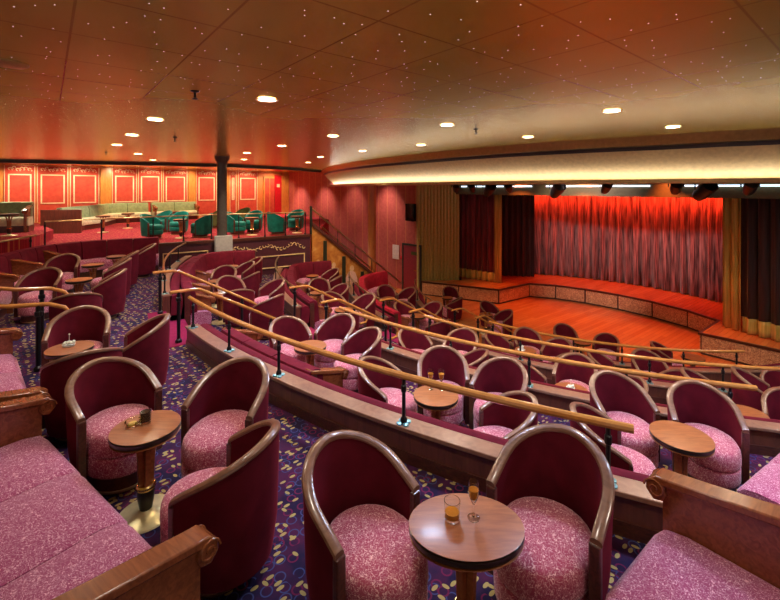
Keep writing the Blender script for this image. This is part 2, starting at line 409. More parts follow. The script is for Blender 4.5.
# salmon side wall with door
SW0, SW1 = (-6.55, 27.0), (1.3, 18.75)
SWM = wallM(SW0, SW1)
ws, SWL = frame_wall('wall_right', SW0, SW1, TZ[4], CEIL, 'wall_salmon', 'salmon red fabric side wall with thin gilt joints')
s0, s1 = t_on(SW0, SW1, 404), t_on(SW0, SW1, 420.5)
e = MB().box(s0, s1, -.04, 0, TZ[4], -.32).build('door_2', 'door_red', bevel=.01); e.matrix_world = SWM; struct(e, 'dark red exit door beside the olive proscenium wall', 'door')
MB().box(s0 - .07, s0, -.06, 0, TZ[4], -.24).box(s1, s1 + .07, -.06, 0, TZ[4], -.24).box(s0, s1, -.06, 0, -.32, -.24).build('door_frame', 'mural_black', e, 0)
MB().box(s0 + .5, s0 + .95, -.05, -.04, -.72, -.58).build('sign_plate', 'olive_velvet', e, 0)
MB().tube([(s1 - .15, -.04, -1.4), (s1 - .15, -.1, -1.4), (s1 - .3, -.1, -1.4)], .015).build('handle', 'brass', e)
s0 = t_on(SW0, SW1, 396)
e = MB().box(s0 - .22, s0 + .22, -.03, -.002, -1.05, -.38).build('notice_board', 'paper_white', bevel=.01); e.matrix_world = SWM; tag(e, 'white notice on the salmon wall left of the red door', 'notice')
s0 = t_on(SW0, SW1, 402)
e = MB().box(s0 - .06, s0 + .06, -.06, 0, -1.0, -.86).lathe([(.03, -.02), (.03, .02)], 10, (s0, -.07, -.93)).build('alarm_box', 'bright_red', bevel=.008); e.matrix_world = SWM; tag(e, 'small red alarm box between the white notice and the door', 'alarm')
s0, s1 = t_on(SW0, SW1, 410.5), t_on(SW0, SW1, 418.5)
e = MB().box(s0, s1, -.35, -.15, .82, 1.6).build('monitor', 'screen_black', bevel=.02); e.matrix_world = SWM; tag(e, 'black television monitor high on the salmon wall', 'monitor')
MB().box(s0 + .04, s1 - .04, -.36, -.35, .90, 1.55).build('screen', 'screen_black', e, 0)
MB().box((s0 + s1) / 2 - .05, (s0 + s1) / 2 + .05, -.15, -.002, 1.1, 1.3).build('bracket', 'black_metal', e, 0)
# olive fluted proscenium wall
OW0, OW1 = (1.2, 18.75), (3.12, 18.9); OM = wallM(OW0, OW1)
m = MB(); L = hypot(OW1[0] - OW0[0], OW1[1] - OW0[1]); n = 13
m.box(0, L, 0, .25, TZ[4], CEIL)
for i in range(n):
    x = L * (i + .5) / n; w = L / n * .42
    m.add([(x + w * cos(q), -.07 * sin(q), z) for z in (TZ[4], 2.5) for q in [pi * j / 6 for j in range(7)]], [(j, j + 1, 8 + j, 7 + j) for j in range(6)])
o = m.build('wall_stage', 'olive_paint', smooth=50); o.matrix_world = OM; struct(o, 'olive fluted wall left of the stage', 'wall')
# column in the salmon wall's stair, grey column in the lounge
px, py = ((372 - U0) / F * 18.9, 18.9)
struct(MB().lathe([(.19, TZ[4]), (.19, CEIL)], 24, (px, py, 0)).build('pillar', 'column_wood'), 'round orange wood column by the stair', 'column')
px, py = ((222 - U0) / F * 13.34, 13.34)
co = struct(MB().lathe([(.15, .67), (.15, 3.05), (.17, 3.12), (.22, 3.2), (.24, CEIL)], 24, (px, py, 0)).build('pillar', 'column_grey'), 'round dark column on a pale block at the lounge edge', 'column')
PM, PL, pa = ptrf(*G2, *G3)
MB().box(1.72, 2.22, -.32, -.07, .02, .80, PM).build('column_base', 'grey_stone', co, 0)
# dark beam along the lounge edge
bp = [(-14.2, 14.5), (-10.4, 16.0), (-6.7, 17.9), (-4.6, 21.2), (-4.0, 23.8)]
struct(MB().sweep(bp, [(-.12, CEIL - .12), (.12, CEIL - .12), (.12, CEIL), (-.12, CEIL)]).build('beam', 'beam_dark'), 'thin dark ceiling beam along the lounge edge', 'beam')

# ------------------------------------------------------------------ lounge edge: purple parapet and brass railing
e = thing('lounge_parapet', 'purple lacquered parapet with gilt moldings under the lounge railing', 'parapet')
m = MB(); m.sweep([G3, G2], [(-.12, -2.4), (.02, -2.4), (.02, .58), (-.12, .58)]).build('panel_wall', 'purple_lacquer', e, 0)
MB().sweep([G3, G2], [(-.16, .58), (.06, .58), (.06, .66), (-.16, .66)]).build('ledge', 'dark_wood', e, 0)
PM, PL, pa = ptrf(*G2, *G3)
m = MB()
for (a, b, z0, z1) in ((.3, 1.55, -.4, .36), (2.3, 4.7, -.4, .02)):
    for (x0, x1, w0, w1) in ((a, b, z1 - .03, z1), (a, b, z0, z0 + .03), (a, a + .03, z0, z1), (b - .03, b, z0, z1)): m.box(x0, x1, -.05, -.02, w0, w1, PM)
m.build('molding', 'gold_molding', e, 0)
m = MB()
for i in range(22):
    x = 2.25 + i * .115; z = .30 + .07 * sin(i * .8)
    m.tube([PM @ Vector((x + .05 * cos(q), -.035, z + .05 * sin(q))) for q in [j * .8 + i for j in range(6)]], .012, 5)
m.build('scroll_ornament', 'gold_molding', e)
def offs(p, d): return (p[0] + d[0], p[1] + d[1])
def railing(nm, label, pts, z0, ztop, mat, r, posts, pmat='black_metal', pr=.02, group=None, cat='railing', plates=False, mid=False):
    """pts: plan path of the handrail (list of (x,y) or (x,y,z)); posts: list of (x,y,zbase,ztop)"""
    e = thing(nm, label, cat, (pts[0][0], pts[0][1], z0), group=group)
    O = Vector((pts[0][0], pts[0][1], z0))
    P = [Vector((p[0], p[1], p[2] if len(p) > 2 else ztop)) - O for p in pts]
    MB().tube(P, r, 10).build('handrail', mat, e)
    if mid: MB().tube([p - Vector((0, 0, .45)) for p in P], r * .6, 6).build('middle_rail', pmat, e)
    for (x, y, a, b) in posts:
        p = Vector((x, y, a)) - O
        po = MB().tube([p, p + Vector((0, 0, b - a))], pr, 8).lathe([(pr * 1.8, 0), (pr * 1.8, .04), (pr, .06)], 10, tuple(p)).lathe([(pr, -.14), (pr * 1.5, -.13), (pr * 1.5, -.08), (pr, -.07)], 10, tuple(p + Vector((0, 0, b - a)))).build('post', pmat, e)
        if plates:
            q = MB()
            for k in range(4): q.lathe([(.026, 0), (.026, .012), (.012, .018)], 10, (p.x + .04 * cos(k * pi / 2 + .4), p.y + .04 * sin(k * pi / 2 + .4), p.z))
            q.build('clover_plate', 'plate_metal', po)
    return e
gr = [(-3.0, 14.86), (-4.2, 14.1), (-5.6, 13.26), (-6.98, 12.38), (-7.9, 11.5), (-8.75, 10.65)]
gr = [gr[0], gr[1], (gr[2][0] - .12, gr[2][1] + .2), gr[3], gr[4], gr[5]]
railing('lounge_railing', 'thin brass railing along the lounge edge, in front of the teal chairs', gr, GZ, 1.45, 'brass_rail', .02,
        [(x, y, .66, 1.45) for i, (x, y) in enumerate(gr)] + [((gr[i][0] + gr[i + 1][0]) / 2, (gr[i][1] + gr[i + 1][1]) / 2, .66, 1.45) for i in range(3)], pr=.018)
railing('lounge_railing', 'low brass ramp rail at the far left behind the dark banquette', [(-8.85, 10.5, 1.12), (-9.3, 9.6, 1.0), (-9.6, 8.6, .9)], GZ, .9, 'brass_rail', .022,
        [(-8.9, 10.4, GZ, 1.1), (-9.35, 9.5, GZ, .98)], pr=.02)

# stair down from the lounge with painted side
e = thing('lounge_stair', 'stair descending along the salmon wall with a gilt painted side', 'staircase', (-2.78, 14.98, TZ[4]))
e.rotation_euler = (0, 0, atan2(2.3, 4.16))
SX0, SX1 = 0.0, 3.6; zt = GZ - TZ[4]
m = MB(); n = 14
for i in range(n):
    x0 = SX0 + (SX1 - SX0) * i / n; x1 = SX0 + (SX1 - SX0) * (i + 1) / n
    m.box(x0, x1, .12, 1.5, 0, zt * (1 - (i + 1) / n) + .001)
m.build('steps', 'step_carpet', e, 0)
def side(x0, x1, y0, y1, top, nm, mat):       # slab with sloping top
    zz = lambda x: max(0.02, zt * (1 - x / SX1) + top)
    vs = [(x, y, z) for x in (x0, x1) for y in (y0, y1) for z in (0, zz(x))]
    return MB().add(vs, [(0, 1, 3, 2), (4, 6, 7, 5), (0, 4, 5, 1), (2, 3, 7, 6), (0, 2, 6, 4), (1, 5, 7, 3)]).build(nm, mat, e, 0)
mu = side(0, SX1, 0, .1, .42, 'painted_side', 'mural_gold')
for x in (.42, 1.15, 1.9, 2.6): MB().box(x, x + .13, -.04, 0, 0, zt * (1 - x / SX1) + .1).build('pilaster', 'mural_black', mu, 0)
m = MB(); zz = lambda x: zt * (1 - x / SX1)
m.add([(x, y, zz(x) + dz) for x in (0, SX1) for y in (-.06, .14) for dz in (.30, .44)], [(0, 1, 3, 2), (4, 6, 7, 5), (0, 4, 5, 1), (2, 3, 7, 6), (0, 2, 6, 4), (1, 5, 7, 3)]).build('stringer_cap', 'dark_wood', e, 0)
m = MB().tube([(-.05, .05, zt + .95), (SX1 + .1, .05, .9)], .035, 8)
m.build('handrail', 'brass_rail', e)
m = MB().tube([(.9, 1.45, zz(.9) + .85), (SX1 + .7, 1.45, zz(SX1 + .7) + .85)], .035, 8).build('wall_rail', 'brass_rail', e)
for i in range(5): MB().tube([(.3 + i * .7, .05, zz(.3 + i * .7) + .42), (.3 + i * .7, .05, zz(.3 + i * .7) + .92)], .015, 6).build('post', 'black_metal', e)
MB().tube([(-.02, .05, zt), (-.02, .05, zt + 1.0)], .05, 8).build('newel_post', 'mural_black', e)
for i, (x, z, s, c) in enumerate(((.2, 1.75, .75, 'robe_gold'), (.8, 1.6, .75, 'flesh_paint'), (1.52, 1.35, .9, 'robe_paint'), (2.25, .75, .8, 'robe_gold'))):
    f = MB().add([(x + s * px_, -.012, z + s * pz) for px_, pz in ((-.28, -.5), (.3, -.5), (.27, -.05), (.17, .2), (.05, .28), (-.05, .28), (-.16, .18), (-.3, -.1))] +
                 [(x + s * px_, 0, z + s * pz) for px_, pz in ((-.28, -.5), (.3, -.5), (.27, -.05), (.17, .2), (.05, .28), (-.05, .28), (-.16, .18), (-.3, -.1))],
                 [tuple(range(8))] + [(j, (j + 1) % 8, 8 + (j + 1) % 8, 8 + j) for j in range(8)]).build('painted_robe', c, mu, 0)
    h = MB().add([(x + s * .1 * cos(q) + .02, -.014, z + s * (.38 + .13 * sin(q))) for q in [j * pi / 6 for j in range(12)]], [tuple(range(12))]).build('painted_head', 'flesh_paint', mu, 0)

# ------------------------------------------------------------------ stage
fr_ = [(1.4, 18.5), (4.4, 17.0), (6.0, 18.1), (7.0, 17.75), (7.95, 17.1), (8.8, 16.2), (9.5, 15.2), (10.0, 14.1), (10.2, 13.0), (8.8, 11.9), (11.6, 8.6)]
stg = thing('stage', 'raised curved stage with gilt scroll panels along its front', 'stage', (7, 17, TZ[4]))
def rel(p): return (p[0] - 7, p[1] - 17)
SZ = .6
plat = [rel(p) for p in fr_ + [ab(3.9, 14.4), ab(3.9, 20.5), ab(-13.4, 20.5), (2.85, 19.85), (3.25, 19.3), (3.22, 18.7), (1.4, 18.6)]]
MB().prism(plat, 0, SZ - .03).build('platform', 'tier_side', stg, 0)
MB().prism(plat, SZ - .03, SZ).build('deck', 'dance_planks', stg, 0)
for i, (a, b) in enumerate(zip(fr_, fr_[1:])):
    a, b = rel(a), rel(b)
    Mx, L, an = ptrf(*a, *b)
    npan = 2 if L > 2.5 else 1
    for q in range(npan):
        MB().box(L * q / npan + .03, L * (q + 1) / npan - .03, -.03, 0, .06, SZ - .07, Mx).build('scroll_panel', 'scroll_panel', stg, 0)
MB().sweep([rel(p) for p in fr_], [(.02, SZ - .05), (-.05, SZ - .05), (-.05, SZ + .012), (.02, SZ + .012)]).build('nosing', 'dark_wood', stg, 0)
STZ = TZ[4] + SZ
def curtain(nm, pts, z0, z1, mat, fold, amp, parent, dens=8, hem_wave=0):
    """pleated cloth hung along a plan path"""
    P = []
    for a, b in zip(pts, pts[1:]):
        n = max(2, int(hypot(b[0] - a[0], b[1] - a[1]) / fold * dens)); P += [(a[0] + (b[0] - a[0]) * i / n, a[1] + (b[1] - a[1]) * i / n, ) for i in range(n)]
    P.append(pts[-1]); s = 0; vs = []; lv = [z0, z0 + (z1 - z0) * .35, z0 + (z1 - z0) * .7, z1]; prev = P[0]; ph = 0
    for i, p in enumerate(P):
        d = hypot(p[0] - prev[0], p[1] - prev[1]); s += d; prev = p
        q = P[min(i + 1, len(P) - 1)]; o = P[max(0, i - 1)]; t_ = Vector((q[0] - o[0], q[1] - o[1])).normalized(); N = Vector((-t_.y, t_.x))
        ph = s / fold * 2 * pi + .9 * sin(s * 1.7) + .5 * sin(s * 4.1)
        w = amp * (sin(ph) + .35 * sin(2.3 * ph + 1))
        for k_, z in enumerate(lv): vs.append((p[0] + N.x * w * (1.1 - .25 * k_ / 3), p[1] + N.y * w * (1.1 - .25 * k_ / 3), z + (hem_wave * sin(ph * .5) if k_ == 0 else 0)))
    n = len(P); fs = [(i * 4 + k_, i * 4 + 4 + k_, i * 4 + 5 + k_, i * 4 + 1 + k_) for i in range(n - 1) for k_ in range(3)]
    o = MB().add(vs, fs).build(nm, mat, parent, 80)
    so = o.modifiers.new('solid', 'SOLIDIFY'); so.thickness = .015; return o
main = [ab(-11.2 + 8.6 * i / 16, 17.9 + 1.55 * (1 - ((i - 8.5) / 8.5) ** 2)) for i in range(17)]
c = curtain('stage_curtain', main, STZ + .02, 2.25, 'main_drape', .34, .11, None); tag(c, 'wide pleated silvery rose main curtain across the stage, lit red at its top', 'curtain')
c = thing('side_curtain', 'maroon side curtain with gold hem at the left of the stage', 'curtain')
lp = [ab(-13.0, 15.0), ab(-12.35, 15.1), ab(-10.75, 15.35)]
curtain('cloth', lp, STZ + .42, 2.3, 'leg_drape', .26, .06, c); curtain('gold_hem', lp, STZ + .02, STZ + .42, 'gold_drape', .26, .065, c)
curtain('gold_border', [ab(-10.75, 15.3), ab(-10.5, 15.45)], STZ + .02, 2.3, 'gold_drape', .14, .03, c)
c = curtain('side_curtain', [ab(-11.6, 16.7), ab(-10.2, 17.6)], STZ + .02, 2.3, 'black_drape', .25, .06, None); tag(c, 'dark inner side curtain between maroon curtain and main curtain', 'curtain')
c = thing('side_curtain', 'dark side curtain with gold hem at the right of the stage', 'curtain')
rp_ = [ab(-2.45, 15.35), ab(-1.2, 15.0), ab(.8, 14.9)]
curtain('cloth', rp_, STZ + .45, 2.3, 'black_drape', .3, .07, c); curtain('gold_hem', rp_, STZ + .02, STZ + .45, 'gold_drape', .3, .075, c)
curtain('gold_border', [ab(-2.95, 15.6), ab(-2.45, 15.35)], STZ + .02, 2.3, 'gold_drape', .22, .06, c)
c = curtain('side_curtain', [ab(-3.3, 17.6), ab(-1.9, 16.6), ab(.4, 16.3)], STZ + .02, 2.3, 'black_drape', .25, .06, None); tag(c, 'black inner curtain behind the gold edged right curtain', 'curtain')
struct(MB().prism([(1.6, 19.3), (1.9, 19.3), ab(-13.6, 20.5), ab(-13.9, 20.5)], TZ[4], CEIL).build('wall_side', 'beam_dark', smooth=0), 'dark wing wall at the left of the stage', 'wall')
struct(MB().prism([ab(-14, 20.6), ab(3, 20.6), ab(3, 20.9), ab(-14, 20.9)], TZ[4], CEIL).build('wall_back', 'beam_dark', smooth=0), 'dark wall behind the stage curtain', 'wall')
# proscenium header and light bar
struct(MB().prism([ab(-13.0, 14.55), ab(4, 14.55), ab(4, 14.85), ab(-13.0, 14.85)], 2.02, CEIL).build('beam', 'header_paint', smooth=0), 'olive header beam above the stage opening', 'beam')
Mx, L, an = ptrf(*ab(-12.4, 14.5), *ab(4, 14.5))
for i in range(4):
    o = MB().box(.5 + i * 4.0, 3.9 + i * 4.0, -.03, .03, 2.34, 2.39, Mx).build('light_strip', 'strip_glow', smooth=0)
    tag(o, 'cold white light strip on the stage header, ' + ('first', 'second', 'third', 'fourth')[i] + ' from the left', 'light strip', 'light strips on the stage header')
def stage_light(u, y, big, lab):
    x = (u - U0) / F * y
    e = thing('stage_light', lab, 'stage light', (x, y, 2.50), rz=random.uniform(-.5, .5), group='black stage lights under the fascia')
    s = 1.1 if big else .8
    MB().tube([(0, 0, .80), (0, 0, 0)], .02, 6).build('hanger', 'black_metal', e)
    MB().tube([(-.2 * s, 0, -.22 * s), (-.2 * s, 0, .02), (.2 * s, 0, .02), (.2 * s, 0, -.22 * s)], .018, 6).build('yoke', 'black_metal', e)
    T = Matrix.Translation((0, 0, -.24 * s)) @ Matrix.Rotation(R_(55), 4, 'X')
    m = MB().lathe([(.0, -.26 * s), (.11 * s, -.25 * s), (.15 * s, -.1 * s), (.17 * s, .22 * s), (.15 * s, .22 * s), (.13 * s, .1 * s), (0, .08 * s)], 16)
    m.v = [tuple(T @ Vector(v)) for v in m.v]; m.build('lamp_head', 'black_metal', e)
for u, y, b, lab in ((456, 15.3, 0, 'small black stage light hanging leftmost under the fascia'), (472, 15.0, 0, 'small black stage light, second from the left under the fascia'),
                     (489, 14.6, 1, 'black stage light above the maroon side curtain'), (509, 14.2, 0, 'black stage light just left of the main curtain'),
                     (557, 12.6, 1, 'large black stage light above the left part of the main curtain'), (606, 12.0, 0, 'slim black stage light above the middle of the main curtain'),
                     (676, 10.4, 0, 'black stage light above the right part of the main curtain'), (704, 10.2, 1, 'large black stage light beside the right end of the main curtain'), (750, 9.4, 0, 'black stage light furthest right, above the dark curtain')):
    stage_light(u, y, b, lab)
# ------------------------------------------------------------------ curved gold fascia
fpx = [(322, 172), (326, 168), (345, 163.5), (370, 159.5), (400, 156), (440, 151.5), (480, 147.5), (540, 142.5), (600, 138.5), (660, 135), (720, 131), (780, 127.5)]
fp = [at(u, v, CEIL) for u, v in fpx]; fp.append((fp[-1][0] + 2.2, fp[-1][1] - 1.6)); fp.append((fp[-1][0] + 3, fp[-1][1] - 1.6))
fp = [(fp[0][0] + 3.2, fp[0][1] + 2.2), (fp[0][0] + .6, fp[0][1] + .8)] + fp
# smooth the plan path (Catmull-Rom)
def crom(P, n=6):
    out = []
    for i in range(len(P) - 1):
        p0, p1, p2, p3 = [Vector(P[max(0, min(len(P) - 1, i + k))]) for k in (-1, 0, 1, 2)]
        for j in range(n):
            t_ = j / n; out.append(tuple(.5 * ((2 * p1) + (p2 - p0) * t_ + (2 * p0 - 5 * p1 + 4 * p2 - p3) * t_ ** 2 + (3 * p1 - p0 - 3 * p2 + p3) * t_ ** 3)))
    out.append(tuple(P[-1])); return out
fp = crom(fp, 4)
e = thing('curved_fascia', 'long curved golden ceiling fascia with a bright cove strip', 'fascia', (0, 0, 0)); e['kind'] = 'structure'
MB().sweep(fp, [(0, CEIL), (.06, 3.12), (.14, 3.1), (.14, CEIL)]).build('upper_band', 'gold_ceiling', e)
MB().sweep(fp, [(.08, 3.10), (.14, 3.03), (.24, 3.03), (.24, 3.12)]).build('dark_line', 'dark_edge', e)  # dark strip between the two gold bands
MB().sweep(fp, [(.14, 3.04), (.30, 2.84), (.44, 2.70), (.56, 2.58), (.62, 2.48), (.66, 2.44), (.66, CEIL), (.22, CEIL), (.22, 3.04)]).build('sloping_band', 'fascia_gold', e, 60)
MB().sweep(fp, [(.44, 2.455), (.56, 2.455), (.56, 2.44), (.44, 2.44)]).build('cove_strip', 'cove_glow', e)
MB().sweep(fp, [(.28, 2.40), (.27, 2.47), (.30, 2.475), (.32, 2.43), (.66, 2.43), (.66, 2.39), (.32, 2.385)]).build('lower_lip', 'fascia_gold', e)

# ------------------------------------------------------------------ parapets between tiers
def parapet(i, a0, a1, label):
    r = RB[i]; z0 = TZ[i + 1]; zl = TZ[i] + .3
    P = arc(r, a0, a1)
    e = thing('parapet', label, 'parapet', (*P[0], z0), group='curved wooden parapets between the tiers')
    Q = [(x - P[0][0], y - P[0][1]) for x, y in P]; h = zl - z0
    MB().sweep(Q, [(-.05, 0), (.07, 0), (.07, h - .035), (-.05, h - .035)]).build('panel', 'parapet_wood', e)
    MB().sweep(Q, [(-.075, h - .035), (.10, h - .035), (.10, h), (-.075, h)]).build('ledge', 'ledge_wood', e, bevel=.006)
    MB().sweep(Q, [(.075, h - .40), (.26, h - .40), (.29, h - .2), (.285, h - .08), (.25, h - .035), (.19, h - .02), (.13, h - .03), (.102, h - .07)]).build('velvet_roll', 'bench_velvet', e, 60)
    MB().sweep(Q, [(-.062, .0), (-.05, .0), (-.05, h * .0 + (TZ[i] - z0) + .1), (-.062, (TZ[i] - z0) + .1)]).build('kick_strip', 'dark_wood', e)
PL_ = ['uppermost', 'second', 'third', 'lowest']
LB = [190.5, 186.5, 183, 174]
for i in range(4):
    parapet(i, 221.0 + (0 if i else .3), 296 if i else 292, '%s curved parapet of the main block, wood ledge with maroon velvet roll' % PL_[i])
    parapet(i, LB[i], 212.0, '%s curved parapet of the left block beyond the aisle steps' % PL_[i])
# stepped aisles
for i in range(4):
    P = TZ[i]
    for k in range(2):
        ring(RB[i] - .32 * (k + 1), RB[i] - .32 * k - .001, 212.02, 220.95, TZ[i + 1], P - .2 * (k + 1), 'floor', 'step_carpet', 'magenta carpeted aisle step, %s of the two on flight %d from the top' % (('upper', 'lower')[k], i + 1))
    ring(RB[i] - .001, RB[i] + .3, 212.02, 220.95, P - .01, P + .006, 'floor', 'step_carpet', 'magenta carpet landing at the head of aisle flight %d' % (i + 1))
# handrails along parapets
def prail(i, a0, a1, posts, label, mat='rail_wood', rr=.03):
    r = RB[i]; zt_ = TZ[i] + .7; zl = TZ[i] + .3
    railing('parapet_rail', label, arc(r + .01, a0, a1), zl, zt_, mat, rr, [(*pol(r + .01, a), zl, zt_) for a in posts], pr=.016, group='handrails on the curved parapets', plates=True)
prail(0, 221.3, 245.95, [222, 227.2, 231.7, 238.6, 245.3], 'golden wood handrail on the nearest parapet, ending beside the right foreground chair')
prail(1, 222, 253.8, [223, 229, 235, 241, 247, 252.5], 'golden wood handrail on the second parapet, passing behind the blue rimmed chairs')
prail(2, 222, 292, [223, 230, 237, 244, 251, 258, 265, 272, 280], 'golden wood handrail on the third parapet, ending at the right edge')
prail(3, 223, 273.5, [224, 233, 242, 251, 262, 272], 'golden wood handrail on the lowest parapet beside the dance floor')
prail(0, 191.5, 212, [195, 200, 206, 211.5], 'brass handrail curving around the near left block', 'brass_rail', .022)
prail(1, 187.5, 212, [190, 197, 204, 211.5], 'brass handrail curving around the second left block', 'brass_rail', .022)
prail(2, 186, 212, [188, 196, 204, 211.5], 'brass handrail curving around the third left block', 'brass_rail', .022)
prail(3, 173, 213, [176, 186, 196, 206], 'brass handrail curving around the lowest left block by the stage', 'brass_rail', .022)
# aisle handrails
FN = ['top', 'second', 'third', 'lowest']
for i in range(4):
    for a, sd in ((212.6, 'far'), (220.3, 'near')):
        r, z = RB[i], TZ[i]; pt = lambda rr, zz_: (*pol(rr, a), z + zz_)
        pts = [pt(r + .22, .76), pt(r - .1, .76), pt(r - .2, .745), pt(r - .9, .35), pt(r - 1.55, -.03), pt(r - 1.66, -.12), pt(r - 1.7, -.2), pt(r - 1.66, -.29), pt(r - 1.5, -.31)]
        railing('aisle_handrail', 'sloping wooden handrail on the %s side of the %s aisle flight' % (sd, FN[i]), pts, z, z + .76, 'rail_wood', .026,
                [(*pol(r + .1, a), z, z + .75), (*pol(r - 1.35, a), z - .6, z + .08)], pr=.026, group='aisle handrails', cat='handrail')
for (a, r0, dz, lab) in ((219.9, 14.9, 0, 'wooden stair rail with looped end at the left edge, nearer of two'), (215.8, 14.9, 0, 'wooden stair rail with looped end at the left edge, further of two')):
    pts = [(*pol(r0 + 1.7, a), 1.2), (*pol(r0 + .3, a), .86), (*pol(r0 - .1, a), .82), (*pol(r0 - .26, a), .75), (*pol(r0 - .32, a), .66), (*pol(r0 - .26, a), .57), (*pol(r0 - .08, a), .55)]
    railing('stair_rail', lab, pts, 0, .8, 'rail_wood', .028, [(*pol(r0, a), 0, .82), (*pol(r0 + 1.5, a), 0, 1.14)], pr=.028, group='looped stair rails at the left edge', cat='handrail')
struct(MB().sweep(arc(15.6, 212.5, 220.8), [(0, 0), (-1.2, 0), (-1.2, .3), (-.4, .3), (-.4, .15), (0, .15)]).build('floor', 'step_carpet', smooth=0), 'magenta steps rising at the left edge', 'floor')

# ------------------------------------------------------------------ tub chair
def chair_parts(shell_mat, seat_mat, rim_mat, root, high=.84, low=.61):
    ro, xf = .312, .13
    path = []                                           # centre line of the wall, front arm -> back -> front arm (chair faces +X)
    N = 22; Ls = xf; La = pi * ro; tot = 2 * Ls + La
    for i in range(N + 1):
        s = tot * i / N
        if s < Ls: p = (xf - s, ro); n = (0, 1)
        elif s > Ls + La: p = (s - Ls - La, -ro); n = (0, -1)
        else:
            q = (s - Ls) / ro + pi / 2; p = (ro * cos(q), ro * sin(q)); n = (cos(q), sin(q))
        k = abs(s - tot / 2) / (tot / 2); z = high - (high - low) * (k ** 1.7)
        path.append((p, n, z))
    m = MB(); vs = []; K = 8
    for (p, n, z) in path:
        for off, zz_, in ((-.012 - .03, .10), (-.015, .3), (-.002, z - .1), (-.006, z - .02), (-.048, z - .02), (-.055, z - .15), (-.062, .42), (-.07, .12)):
            vs.append((p[0] + n[0] * off, p[1] + n[1] * off, min(zz_, z - .02)))
    fs = [(i * K + j, i * K + (j + 1) % K, (i + 1) * K + (j + 1) % K, (i + 1) * K + j) for i in range(N) for j in range(K)]
    fs += [tuple(range(K)), tuple(range(N * K, N * K + K))]
    m.add(vs, fs).build('upholstered_shell', shell_mat, root, 50)
    m = MB(); prof = [(-.050, -.020), (.000, -.020), (.006, -.010), (.002, .005), (-.010, .012), (-.036, .012), (-.049, .005), (-.054, -.008)]; vs = []; K = len(prof)
    P2 = [((path[0][0][0] + .02, path[0][0][1]), path[0][1], path[0][2] - .015)] + path + [((path[-1][0][0] + .02, path[-1][0][1]), path[-1][1], path[-1][2] - .015)]
    for (p, n, z) in P2: vs += [(p[0] + n[0] * o, p[1] + n[1] * o, z + dz) for o, dz in prof]
    NN = len(P2); fs = [(i * K + j, i * K + (j + 1) % K, (i + 1) * K + (j + 1) % K, (i + 1) * K + j) for i in range(NN - 1) for j in range(K)] + [tuple(range(K)), tuple(range((NN - 1) * K, NN * K))]
    m.add(vs, fs).build('rim', rim_mat, root, 40)
    for s in (1, -1): MB().box(xf - .005, xf + .03, *sorted((s * .254, s * .312)), .08, low - .03).build('arm_post', 'dark_wood', root, 0, bevel=.008)
    # seat: rounded plan bulging forward of the arms
    def plan(q, k):
        r = .247; x = r * cos(q) * 1.0 + .05; y = r * sin(q)
        if cos(q) > 0: x += .10 * cos(q) ** .8; y *= 1 + .07 * max(0, cos(q)) * (abs(sin(q)) ** .5)
        return ((x - .08) * k + .08, y * k)
    def stack(levels, nm, mat, sm=60):
        m = MB(); S = 26; vs = []; 
        for k, z in levels:
            vs += [(*plan(2 * pi * j / S, k), z) for j in range(S)]
        fs = [(i * S + j, i * S + (j + 1) % S, (i + 1) * S + (j + 1) % S, (i + 1) * S + j) for i in range(len(levels) - 1) for j in range(S)]
        fs += [tuple(range(S))[::-1], tuple(range((len(levels) - 1) * S, len(levels) * S))]
        m.add(vs, fs).build(nm, mat, root, sm)
    stack([(.93, .295), (.985, .305), (1.0, .33), (1.0, .385), (.98, .425), (.93, .447), (.84, .461), (.6, .470), (.3, .473)], 'seat_cushion', seat_mat)
    stack([(.93, .14), (.97, .15), (.985, .17), (.99, .27), (.97, .288), (.93, .294)], 'seat_skirt', seat_mat)
    stack([(.84, 0), (.84, .13), (.88, .139)], 'base', 'dark_wood')
    stack([(.86, .012), (.865, .014), (.865, .030), (.86, .032)], 'base_band', 'brass_rail')
LAB0 = 'x'
proto = thing('tub_chair', LAB0, 'chair'); chair_parts('maroon_velvet', 'seat_fabric', 'rim_wood', proto)
gproto = thing('lounge_chair', LAB0, 'chair'); chair_parts('teal_leather', 'teal_leather', 'teal_leather', gproto, .80, .56)
oproto = thing('lounge_chair', LAB0, 'chair'); chair_parts('olive_velvet', 'olive_velvet', 'olive_velvet', oproto, .80, .56)
used = set()
def put_chair(pr, x, y, z, face, label, group):
    if pr.name not in used:
        used.add(pr.name); pr.location = (x, y, z); pr.rotation_euler = (0, 0, R_(face)); pr['label'] = label; pr['group'] = group; return pr
    return dup(pr, (x, y, z), R_(face), label, group)

